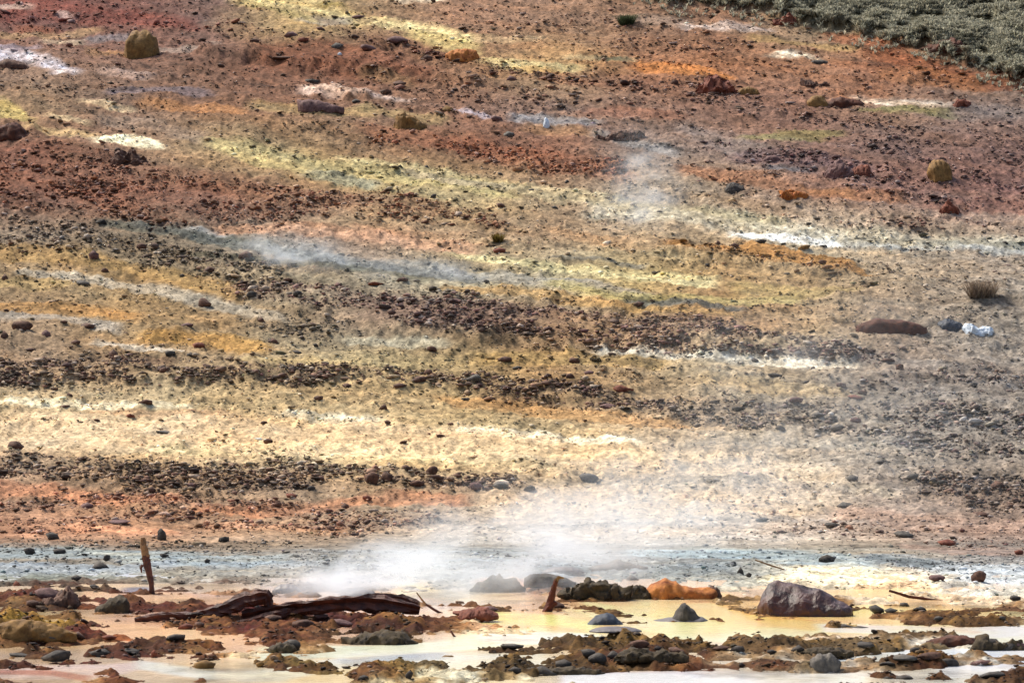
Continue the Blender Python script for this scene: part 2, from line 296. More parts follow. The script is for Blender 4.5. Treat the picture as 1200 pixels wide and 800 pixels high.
water_strokes = []
def wst(p, c, o=.85): water_strokes.append((p, c, o, .5))
wst([(0,690,9),(200,686,8),(300,690,7)], (205,180,150)); wst([(100,700,8),(170,700,8),(230,704,8)], (232,180,140))
wst([(0,790,8),(120,786,8),(160,780,6)], (196,176,166)); wst([(0,784,4),(60,788,4),(100,794,4)], (160,86,56), .7)
wst([(120,735,12),(230,745,14),(300,750,12)], (222,182,148)); wst([(160,778,6),(240,790,8),(330,790,10),(400,776,8)], (200,202,190))
wst([(300,765,8),(420,762,8),(520,756,8),(640,742,8)], (232,228,192)); wst([(470,690,10),(540,700,10),(620,700,9)], (245,205,175))
wst([(560,722,7),(660,726,8),(700,736,6)], (248,218,150)); wst([(560,745,7),(650,748,7),(700,750,6)], (232,232,222))
wst([(440,772,10),(540,778,12),(640,772,8)], (210,206,186)); wst([(400,776,5),(520,768,5)], (150,156,156), .7)
wst([(690,712,9),(780,736,9),(860,742,10),(960,746,8)], (252,232,180)); wst([(840,700,8),(900,720,12),(960,734,6)], (244,196,130))
wst([(960,735,5),(1060,738,6),(1200,744,8)], (255,250,228)); wst([(980,712,7),(1080,716,7),(1200,718,6)], (245,205,150))
wst([(660,798,8),(800,795,9),(900,795,9),(1010,795,8)], (238,238,244)); wst([(960,775,7),(1080,768,7),(1200,772,8)], (214,226,232)); wst([(1100,785,7),(1200,784,7)], (225,238,244))  # blue-white sky reflection painted into the milky water colour
wst([(0,675,7),(120,676,6),(250,678,6)], (200,204,208)); wst([(145,692,4),(175,692,4)], (96,108,135), .9)

nzl = fbm(X / .35, Y / .9, 55, 4, .6); nzs = fbm(X / .12, Y / .35, 56, 3, .6)
gcol = paint(U, V, X, Y, L, grid_colour)
dens, tint, ts, szm = scree(U, V, X, Y)
near = sstep(57, 50, Y)
band_ = (sstep(628, 642, V + nzl * 4) * sstep(700, 684, V + nzl * 4) * (1 - sstep(880, 960, U) * sstep(662, 672, V)))[..., None]
gcol = gcol * (1 - band_ * (1 - np.array([.56, .60, .64])))
LAND = [([(a_, b_, c_ * 1.25) for a_, b_, c_ in p_], r_, c2_) for p_, r_, c2_ in LAND]
landm = np.zeros(U.shape); lz = np.zeros(U.shape)
for pts, rise, c in LAND:
    m = stroke_mask(pts, U + nzl * 8, V + nzl * 2.5, nzl, .6)
    lz = np.maximum(lz, m * rise); landm = np.maximum(landm, m)
    if c is not None:
        o = (m * .85)[..., None]; gcol = gcol * (1 - o) + lin(c) * (.34 if max(c) < 175 else .85) * o
shore = sstep(51, 44, Y)                                # far side dry, near side pools
outside = sstep(.2, .24, np.abs(ss))[None, :] + 0 * X
pool_ = np.zeros(U.shape)
for pts in ([(545,722,5),(640,728,10),(720,742,10),(800,742,14),(880,742,12),(960,740,6)], [(740,712,8),(830,712,9),(890,735,8),(1010,724,5)], [(940,742,5),(1060,740,8),(1130,743,8),(1200,748,10)], [(400,768,7),(480,762,8),(580,756,8),(660,748,5)],
            [(0,692,3),(40,690,3)], [(90,697,4),(180,703,6),(240,700,4)], [(640,797,6),(760,795,8),(900,796,7),(1010,795,6)], [(960,777,3),(1080,766,5),(1200,772,6)], [(1110,786,5),(1200,784,6)], [(150,786,6),(260,792,8),(300,792,6)], [(470,700,6),(540,702,8),(640,704,6)], [(130,742,5),(200,746,6),(280,756,5)], [(0,786,4),(60,790,4)]):
    pool_ = np.maximum(pool_, stroke_mask(pts, U + nzl * 6, V + nzl * 2, nzl, .5))
rid = 1 - 2 * np.abs(fbm(X / .55, Y / .9, 141, 4, .6)); clod = np.clip(fbm(X / .22, Y / .45, 151, 4, .65) + .1, -.25, 1)
flat = near * (.05 * (1 - shore) + shore * (-.018 + .11 * fbm(X / 1.5, Y / 1.4, 181, 4, .6) + .10 * fbm(X / .5, Y / .45, 182, 4, .7) - .16 * pool_) + .05 * nzl + .03 * nzs + .05 * np.clip(clod, 0, 1) * (.5 + .4 * shore) + lz * (.62 + .7 * nzl + .25 * nzs))
flat = flat + near * outside * .02
hill = (1 - near) * (fbm(X / 1.3, Y / 1.6, 61, 4, .55) * .16 + fbm(X / .4, Y / .55, 62, 3) * (.05 + .06 * np.clip(dens, 0, 1)) + fbm(X / .17, Y / .3, 63, 3, .7) * (.05 + .05 * np.clip(dens, 0, 1)) + np.clip(clod, 0, 1) * .09)
Z = Z + flat + hill * sstep(50, 66, Y)
# heath bank, top right
def grass_mask(u, v, nz):
    edge = np.interp(u, [740, 780, 850, 930, 1000, 1060, 1110, 1160, 1200, 1450], [-14, 2, 8, 18, 34, 50, 62, 84, 96, 150])
    return sstep(-2, 3, edge - v + nz * 16) * sstep(735, 760, u)
gm = grass_mask(U, V, nzl)
Z = Z + gm * (.30 + .42 * fbm(X / .9, Y / 1.2, 81, 2))
# banks
nz8 = fbm(X / 1.2, Y / 1.8, 171, 4, .6)
for pts, r in [([(240,62,3),(300,62,8),(400,66,12),(500,84,10),(560,98,4)], .55), ([(330,106,2),(380,108,5),(430,112,4)], .35), ([(780,296,4),(900,306,8),(1000,320,5)], .4),
               ([(0,150,8),(30,152,8),(45,156,4)], .35), ([(280,345,8),(500,375,16),(800,395,14),(1000,415,8)], .3), ([(0,430,12),(300,435,10),(700,460,10)], .25), ([(0,550,14),(300,560,12),(600,572,8)], .16)]:
    Z = Z + stroke_mask([(a_, b_, c_ * 1.5) for a_, b_, c_ in pts], U, V, nz8, .9) * r * .6
gm3 = gm[..., None]; gcol = gcol * (1 - gm3) + lin((92, 90, 66)) * gm3
# broken tint of fine gravel on the ground itself
tt = (np.clip(dens, 0, 1) * ts * .55 * (1 - near))[..., None]; gcol = gcol * (1 - tt) + tint * tt
YT = Y + .6 * X * sstep(60, 95, Y)
sp = fbm(X / .3, YT / .26, 101, 3, .75)
sp2 = fbm(X / 1.6, YT / .7, 103, 5, .7)
var = 1 + .55 * sp + .30 * fbm(X / 1.9, YT / .8, 102, 4, .6) - .9 * np.clip(sp2 - .22, 0, 1) * (1 + dens)
smooth_ = np.maximum(stroke_mask([(0,506,20),(240,508,26),(440,516,22),(620,524,18),(800,538,14),(980,556,10)], U, V, nz8, .4), .8 * stroke_mask([(560,590,14),(760,590,24),(900,590,20),(1000,585,8)], U, V, nz8, .4))
sm3 = (smooth_ * .7)[..., None]; gcol = gcol * (1 - sm3) + lin((230, 200, 164)) * sm3 * (1 + .25 * fbm(X / 4., YT / .9, 104, 4)[..., None]) * np.array([1, 1, 1])
var = 1 + (var - 1) * (1 - .75 * smooth_)
gcol = gcol * np.clip(var, .3, 1.7)[..., None]
hue = fbm(X / 2.2, YT / .9, 105, 4, .6)[..., None]
gcol = gcol * (1 + hue * np.array([.12, 0, -.16]))
ALB = 0.86
up_ = sstep(320, 120, V)[..., None]; mid = sstep(700, 560, V)[..., None]; rgt = (sstep(750, 1150, U) * sstep(300, 380, V))[..., None]
crust = 1 - sstep(.5, .8, gcol.mean(-1, keepdims=True))
gcol = gcol * (1 - crust * mid * (1 - np.array([.84, .79, .76]))) * (1 - crust * up_ * (1 - np.array([.92, .83, .82])))
lum = gcol.mean(-1, keepdims=True); gcol = gcol * (1 - .35 * rgt * (1 - up_)) + lum * .35 * rgt * (1 - up_)
wetdark = near * shore * (1 - np.clip(landm, 0, 1)); wd = (np.clip(.55 + 1.8 * fbm(X / 1.4, Y / 2.2, 191, 5, .65), 0, .9) * near * sstep(688, 700, V + 14 * sstep(500, 300, U) - 8 * sstep(840, 900, U)))[..., None]
wl = (fbm(X / 1.5, Y / 2., 192, 4)[..., None] * 2.2 + sstep(620, 250, U)[..., None] - .45).clip(-1, 1); gcol = gcol * (1 - wd) + wd * (lin((78, 34, 20)) * (.5 + wl * .5).clip(0, 1) + lin((60, 44, 24)) * (.5 - wl * .5).clip(0, 1))
lum = gcol.mean(-1, keepdims=True); hl = 1 - near[..., None]
gcol = np.where(hl > .0, lum + (gcol - lum) * (1 - .10 * hl * crust), gcol) * (1 - hl * crust * (1 - np.array([.97, .98, .95])))
fg_ = (near * shore)[..., None] * sstep(690, 700, V)[..., None] * (1 - sstep(.22, .4, gcol.mean(-1, keepdims=True)))
tipc = (sstep(.10, .32, fbm(X / .3, Y / .5, 195, 4, .7) * .6 + (Z - .05) * 2.2))[..., None]
gcol = gcol * (1 - fg_ * (1 - np.array([.90, .70, .46]))) ; gcol = gcol * (1 - fg_ * tipc * .55) + fg_ * tipc * .55 * (lin((150, 118, 62)) * (.5 + wl * -.3) + lin((120, 66, 42)) * (.5 + wl * .3))
gcol = np.clip(gcol * ALB * np.array([1.0, 1, .95]), .008, .85)
U, V, DEP = project(X, Y, Z)

# ------------------------------------------------------------------ materials
def mat(name): m = bpy.data.materials.new(name); m.use_nodes = True; return m, m.node_tree, m.node_tree.nodes['Principled BSDF']
def ground_mat(name, rough, spec, bump, v0_=.45):
    m, t, b = mat(name); n = t.nodes; l = t.links
    a = n.new('ShaderNodeAttribute'); a.attribute_name = 'col'
    g = n.new('ShaderNodeNewGeometry')
    n1 = n.new('ShaderNodeTexNoise'); n1.inputs['Scale'].default_value = 9; n1.inputs['Detail'].default_value = 6; n1.inputs['Roughness'].default_value = .7
    l.new(g.outputs['Position'], n1.inputs['Vector'])
    r = n.new('ShaderNodeMapRange'); r.inputs[1].default_value = .3; r.inputs[2].default_value = .7; r.inputs[3].default_value = v0_; r.inputs[4].default_value = 2 - v0_
    l.new(n1.outputs[0], r.inputs[0])
    n2 = n.new('ShaderNodeTexNoise'); n2.inputs['Scale'].default_value = 3.2; n2.inputs['Detail'].default_value = 8; n2.inputs['Roughness'].default_value = .8
    l.new(g.outputs['Position'], n2.inputs['Vector'])
    r2 = n.new('ShaderNodeMapRange'); r2.inputs[1].default_value = .35; r2.inputs[2].default_value = .62; r2.inputs[3].default_value = v0_ + .1; r2.inputs[4].default_value = 1.9 - v0_; l.new(n2.outputs[0], r2.inputs[0])
    mm = n.new('ShaderNodeMath'); mm.operation = 'MULTIPLY'; l.new(r.outputs[0], mm.inputs[0]); l.new(r2.outputs[0], mm.inputs[1])
    mx = n.new('ShaderNodeVectorMath'); mx.operation = 'SCALE'; l.new(a.outputs['Color'], mx.inputs[0]); l.new(mm.outputs[0], mx.inputs['Scale'])
    l.new(mx.outputs[0], b.inputs['Base Color'])
    b.inputs['Roughness'].default_value = rough; b.inputs['Specular IOR Level'].default_value = spec
    bp = n.new('ShaderNodeBump'); bp.inputs['Strength'].default_value = bump; bp.inputs['Distance'].default_value = .04
    l.new(n1.outputs[0], bp.inputs['Height']); l.new(bp.outputs[0], b.inputs['Normal'])
    return m
def rock_mat(name, c1, c2, scale=4, rough=.8, bump=.6, spec=.3, top=None):
    m, t, b = mat(name); n = t.nodes; l = t.links
    tc = n.new('ShaderNodeTexCoord'); oi = n.new('ShaderNodeObjectInfo')
    ad = n.new('ShaderNodeVectorMath'); ad.operation = 'ADD'; sc_ = n.new('ShaderNodeVectorMath'); sc_.operation = 'SCALE'
    g = n.new('ShaderNodeNewGeometry'); l.new(g.outputs['Position'], ad.inputs[0]); l.new(oi.outputs['Random'], ad.inputs[1])
    n1 = n.new('ShaderNodeTexNoise'); n1.inputs['Scale'].default_value = scale; n1.inputs['Detail'].default_value = 8; n1.inputs['Roughness'].default_value = .7
    l.new(ad.outputs[0], n1.inputs['Vector'])
    cr = n.new('ShaderNodeValToRGB'); cr.color_ramp.elements[0].position = .35; cr.color_ramp.elements[1].position = .68
    cr.color_ramp.elements[0].color = (*lin(c1), 1); cr.color_ramp.elements[1].color = (*lin(c2), 1); l.new(n1.outputs[0], cr.inputs[0])
    out = cr.outputs[0]
    if top:  # upward faces tinted paler: light from above painted into the rock colour
        sx = n.new('ShaderNodeSeparateXYZ'); l.new(g.outputs['Normal'], sx.inputs[0])
        n2 = n.new('ShaderNodeTexNoise'); n2.inputs['Scale'].default_value = scale * 2; l.new(ad.outputs[0], n2.inputs['Vector'])
        s2 = n.new('ShaderNodeMath'); s2.operation = 'MULTIPLY_ADD'; s2.inputs[1].default_value = 1.0; l.new(n2.outputs[0], s2.inputs[0]); l.new(sx.outputs[2], s2.inputs[2])
        mr = n.new('ShaderNodeMapRange'); mr.inputs[1].default_value = 1.32; mr.inputs[2].default_value = 1.65; l.new(s2.outputs[0], mr.inputs[0])
        mi = n.new('ShaderNodeMix'); mi.data_type = 'RGBA'; l.new(mr.outputs[0], mi.inputs[0]); l.new(cr.outputs[0], mi.inputs[6]); mi.inputs[7].default_value = (*lin(top), 1); out = mi.outputs[2]
    l.new(out, b.inputs['Base Color'])
    b.inputs['Roughness'].default_value = rough; b.inputs['Specular IOR Level'].default_value = spec
    bp = n.new('ShaderNodeBump'); bp.inputs['Strength'].default_value = bump; bp.inputs['Distance'].default_value = .05
    l.new(n1.outputs[0], bp.inputs['Height']); l.new(bp.outputs[0], b.inputs['Normal'])
    return m
M = {
 'ground': ground_mat('mineral_soil', .85, .08, .8),
 'dark': rock_mat('dark_brown_rock', (50, 32, 26), (118, 84, 66), 8),
 'black': rock_mat('blackish_rock', (36, 32, 30), (90, 82, 74), 8),
 'mauve': rock_mat('mauve_rock', (72, 48, 46), (130, 98, 92), 8),
 'grey': rock_mat('grey_rock', (62, 58, 54), (118, 110, 100), 8),
 'red': rock_mat('red_brown_rock', (78, 36, 26), (142, 84, 62), 8),
 'ochre': rock_mat('ochre_rock', (88, 62, 30), (152, 114, 62), 7),
 'orange': rock_mat('orange_rock', (118, 58, 24), (204, 132, 64), 5),
 'white': rock_mat('white_rock', (170, 180, 190), (222, 230, 236), 8),
 'moss': rock_mat('dark_mossy_rock', (34, 27, 20), (88, 72, 46), 9),
 'boulder': rock_mat('boulder_stone', (30, 13, 9), (86, 44, 30), 4, .45, .8, .5, (104, 84, 82)),
 'bluegrey': rock_mat('blue_black_stone', (22, 28, 38), (48, 56, 70), 8, .6, .6, .4),
 'mud': rock_mat('grey_wet_mud', (70, 64, 62), (116, 106, 102), 5, .5, .4, .5),
 'slab': rock_mat('brown_slab', (50, 26, 18), (104, 60, 40), 5),
 'wood': rock_mat('wet_dark_wood', (48, 20, 14), (104, 54, 34), 7, .55, .8, .4),
 'woodlight': rock_mat('weathered_wood', (104, 76, 50), (158, 126, 88), 9, .8),
 'woodred': rock_mat('rusty_wood', (58, 24, 16), (104, 52, 34), 9, .7),
}
# ------------------------------------------------------------------ object helpers
def mesh_np(name, co, faces, m=None, smooth=False, cols=None):
    me = bpy.data.meshes.new(name); k = faces.shape[1]
    me.vertices.add(len(co)); me.vertices.foreach_set('co', np.ascontiguousarray(co, np.float32).ravel())
    me.loops.add(faces.size); me.loops.foreach_set('vertex_index', np.ascontiguousarray(faces, np.int32).ravel())
    me.polygons.add(len(faces)); me.polygons.foreach_set('loop_start', np.arange(0, faces.size, k, dtype=np.int32))
    me.polygons.foreach_set('loop_total', np.full(len(faces), k, np.int32))
    me.update(calc_edges=True)
    if smooth: me.polygons.foreach_set('use_smooth', np.ones(len(faces), bool))
    if cols is not None:
        at = me.attributes.new('col', 'FLOAT_COLOR', 'POINT'); c4 = np.ones((len(co), 4), np.float32); c4[:, :3] = cols; at.data.foreach_set('color', c4.ravel())
    if m: me.materials.append(m)
    return me
def link(name, me, parent=None, loc=(0, 0, 0), rot=(0, 0, 0), scale=(1, 1, 1), label=None, cat=None, group=None, kind=None):
    o = bpy.data.objects.new(name, me); C.objects.link(o); o.location = loc; o.rotation_euler = rot; o.scale = scale
    if parent: o.parent = parent
    for k, vv in (('label', label), ('category', cat), ('group', group), ('kind', kind)):
        if vv: o[k] = vv
    return o
def gridfaces(r, c):
    i = np.arange(r * c).reshape(r, c); return np.stack([i[:-1, :-1], i[:-1, 1:], i[1:, 1:], i[1:, :-1]], -1).reshape(-1, 4)

me = mesh_np('ground', np.stack([X, Y, Z], -1).reshape(-1, 3), gridfaces(NR, NC), M['ground'], True, gcol.reshape(-1, 3))
link('ground', me, kind='structure')

def hit(u, v):                                          # the ground point seen at a pixel of the photograph
    j = int(np.clip(np.searchsorted(ss, (u - 600) / F), 0, NC - 1))
    col = V[:, j]; r0 = int(np.searchsorted(ys, 27.0)); idx = np.nonzero(col[r0:] <= v)[0]
    i = r0 + (idx[0] if len(idx) else NR - 1 - r0)
    d = DEP[i, j]; return Vector(((u - 600) * d / F, Y[i, j], Z[i, j])), d
# ------------------------------------------------------------------ water of the shallow hot pools
wys = np.concatenate([[10, 20, 26], np.linspace(28, 53, 380)]); wss = np.linspace(-.24, .24, 560)
WX = wys[:, None] * wss[None, :]; WY = np.repeat(wys[:, None], len(wss), 1); WZ = np.zeros_like(WX) + .004
wu, wv, _ = project(WX, WY, WZ)
wcol = np.clip(paint(wu, wv, WX, WY, water_strokes, grid_colour) * 1.45, 0, 1) * (1 + .16 * fbm(WX / .5, WY / 1.8, 130, 4) - 1.2 * np.clip(fbm(WX / 1.5, WY / 2.2, 131, 5, .65) - .08, 0, 1))[..., None] * (1 + fbm(WX / 1.3, WY / 2.2, 132, 4, .6)[..., None] * np.array([.10, 0, -.28]))  # streaky tone noise, with dark reflecting patches put into the water colour
gold = (sstep(520, 640, wu) * (1 - sstep(1120, 1200, wu)) * sstep(752, 738, wv + 6 * fbm(WX / .8, WY / 1., 133, 4)))[..., None]
wcol = wcol * (1 - gold * (1 - np.array([1.12, .86, .70])))
wcol = np.clip(wcol * ALB, .02, .84)
wm = ground_mat('milky_water', .1, .2, .2, .88)
link('water', mesh_np('water', np.stack([WX, WY, WZ], -1).reshape(-1, 3), gridfaces(*WX.shape), wm, True, wcol.reshape(-1, 3)), kind='structure')

# ------------------------------------------------------------------ stones
def ico(sub):
    bm = bmesh.new(); bmesh.ops.create_icosphere(bm, subdivisions=sub, radius=1)
    co = np.array([v.co[:] for v in bm.verts]); fa = np.array([[v.index for v in f.verts] for f in bm.faces]); bm.free(); return co, fa
I1, F1 = ico(1); I2, F2 = ico(2); I3, F3 = ico(3); I4, F4 = ico(4)
def rock_shape(co, seed, amp=.35, cuts=7, fine=.05):
    r = np.random.RandomState(seed); p = co.copy()
    for _ in range(cuts):                               # plane cuts give flat facets
        n = r.normal(size=3); n /= np.linalg.norm(n); d = r.uniform(.55, .85)
        k = np.maximum(p @ n - d, 0); p = p - (k * .92)[:, None] * n
    p = p * (1 + amp * vn3(p * 1.3 + seed * 3.1, seed))[:, None] * (1 + fine * vn3(p * 6 + seed, seed + 5))[:, None]
    return p
def base_at_zero(p, sink=.25):
    lo, hi = p.min(0), p.max(0); q = (p - (lo + hi) / 2) / (hi - lo); q[:, 2] += .5 - sink; return q     # unit box, a part of it below ground
# scattered rubble: one mesh of many thousand small stones
NS = 520000
su = RS.uniform(-140, 1340, NS); sv = RS.uniform(-25, 830, NS)
jc = np.clip(np.searchsorted(ss, (su - 600) / F), 0, NC - 1)
r0 = int(np.searchsorted(ys, 27.0)); Vm = np.minimum.accumulate(V[r0:], axis=0)
ri = np.empty(NS, int)
order = np.argsort(jc)
for j in np.unique(jc):
    s_ = np.nonzero(jc == j)[0]; colv = -Vm[:, j]; ri[s_] = np.clip(np.searchsorted(colv, -sv[s_]), 0, len(colv) - 1) + r0
keep = RS.uniform(0, 1, NS) < (dens[ri, jc] * .52 + .03) * (1 - gm[ri, jc])
ri, jc = ri[keep], jc[keep]; n = len(ri); print('stones', n)
px = np.clip(np.exp(RS.normal(math.log(.92), .45, n)), .5, 3.4) * szm[ri, jc] * np.where(dens[ri, jc] < .4, .85, 1.08)
size = px * DEP[ri, jc] / F * 1.15
sx = X[ri, jc] + RS.uniform(-.5, .5, n) * .02; sy = Y[ri, jc] + RS.uniform(-.1, .1, n); sz_ = Z[ri, jc]
OC = np.array([(1, 0, 0), (-1, 0, 0), (0, 1, 0), (0, -1, 0), (0, 0, 1), (0, 0, -1)], float); OF = np.array([(0, 2, 4), (2, 1, 4), (1, 3, 4), (3, 0, 4), (2, 0, 5), (1, 2, 5), (3, 1, 5), (0, 3, 5)])
def batch(sel, co0, seed):
    r = np.random.RandomState(seed); n_ = sel.sum(); g_ = r.normal(0, .22, (n_, len(co0), 3)); P = co0[None] * (1 + r.uniform(-.35, .35, (n_, len(co0), 1))) + g_ * .6
    a = r.normal(0, .8, n_); ti = r.uniform(-.5, .5, n_)[:, None]; z0 = P[..., 2] + P[..., 0] * ti
    x_, y_, z_ = P[..., 0] * r.uniform(.9, 2.0, n_)[:, None], P[..., 1] * 1.1, z0 * r.uniform(.35, .8, n_)[:, None]
    ca, sa = np.cos(a)[:, None], np.sin(a)[:, None]; s_ = size[sel][:, None]
    return np.stack([(x_ * ca - y_ * sa) * s_ + sx[sel][:, None], (x_ * sa + y_ * ca) * s_ + sy[sel][:, None], (z_ + .3) * s_ + sz_[sel][:, None]], -1)
bigs = px > 2.0
lc = gcol[ri, jc]; tn = tint[ri, jc] * ALB * np.array([1.12, .98, .80]); tss = ts[ri, jc][:, None]
rc = lc * (1 - tss) + tn * tss
f = np.where(RS.uniform(0, 1, n) < .36, RS.uniform(.22, .5, n), RS.uniform(.6, 1.5, n))
rc = rc * f[:, None] * (1 + RS.normal(0, .06, (n, 3)))
pale = RS.uniform(0, 1, n) < .20; rc[pale] = rc[pale].mean(1, keepdims=True) * .5 + lc[pale] * RS.uniform(.9, 1.8, (int(pale.sum()), 1)) + .04
rc = np.clip(rc, .008, .8)
cb = batch(bigs, I1, 5); cs = batch(~bigs, OC, 6); nb_, ns_ = len(cb), len(cs)
def tris(f_, n_, k_): return (f_[None] + (np.arange(n_) * k_)[:, None, None]).reshape(-1, 3)
co = np.vstack([cb.reshape(-1, 3), cs.reshape(-1, 3)]); fa = np.vstack([tris(F1, nb_, 12), tris(OF, ns_, 6) + nb_ * 12])
rcv = np.vstack([np.repeat(rc[bigs], 12, 0), np.repeat(rc[~bigs], 6, 0)]); print('rubble tris', len(fa), nb_, ns_)
M['rubble'] = ground_mat('rubble_stone', .8, .3, .5, .6)
link('rubble', mesh_np('rubble', co, fa, M['rubble'], False, rcv), kind='stuff', label='small broken stones and gravel strewn over the mineral stained slope', cat='rubble')

# single stones, placed where the photograph shows them
POOL = {}
def pool_mesh(m, k, sub=1):
    key = (m, k, sub)
    if key not in POOL:
        c, fc = (I1, F1) if sub == 1 else (I2, F2)
        POOL[key] = mesh_np('stone', base_at_zero(rock_shape(c, 40 + k, .35, 6, .06 if sub > 1 else 0)), fc, M[m])
    return POOL[key]
def stone(u, v, w, h, m, label, group=None, sub=1, name='stone', cat='stone'):
    q = .8 if v < 640 else .95
    p, d = hit(u, v); k = d / F; sw = w * k * q; sh = h * k / .75 * q
    return link(name, pool_mesh(m, random.randrange(10), sub), None, (p.x, p.y + sw * .3, p.z), (random.uniform(-.15, .15), random.uniform(-.15, .15), random.choice((0, math.pi)) + random.uniform(-.35, .35)),
                (sw * 1.05, sw * .85, sh), label, cat, group)
ZONES = [
 (lambda u, v: v < 130, 'on the reddish upper slope', 'small stones on the upper slope'),
 (lambda u, v: v < 262, 'on the yellow and red streaks', 'small stones on the yellow streaks'),
 (lambda u, v: v < 345 and u >= 420, 'on the pale soil above the purple rubble', 'small stones above the purple rubble'),
 (lambda u, v: v < 400 and u < 420, 'on the ochre slope', 'small stones on the left ochre slope'),
 (lambda u, v: v < 420, 'in the purple rubble', 'stones in the purple rubble'),
 (lambda u, v: v < 505, 'on the lower ochre ground', 'small stones on the lower ochre ground'),
 (lambda u, v: v < 545, 'on the smooth cream band', 'stones on the cream band'),
 (lambda u, v: v < 628, 'in the lower brown rubble', 'stones in the brown rubble band'),
 (lambda u, v: v < 690, 'on the bluish grey flat', 'stones on the blue grey flat'),
 (lambda u, v: True, 'in the milky foreground pools', 'clods in the foreground pools')]
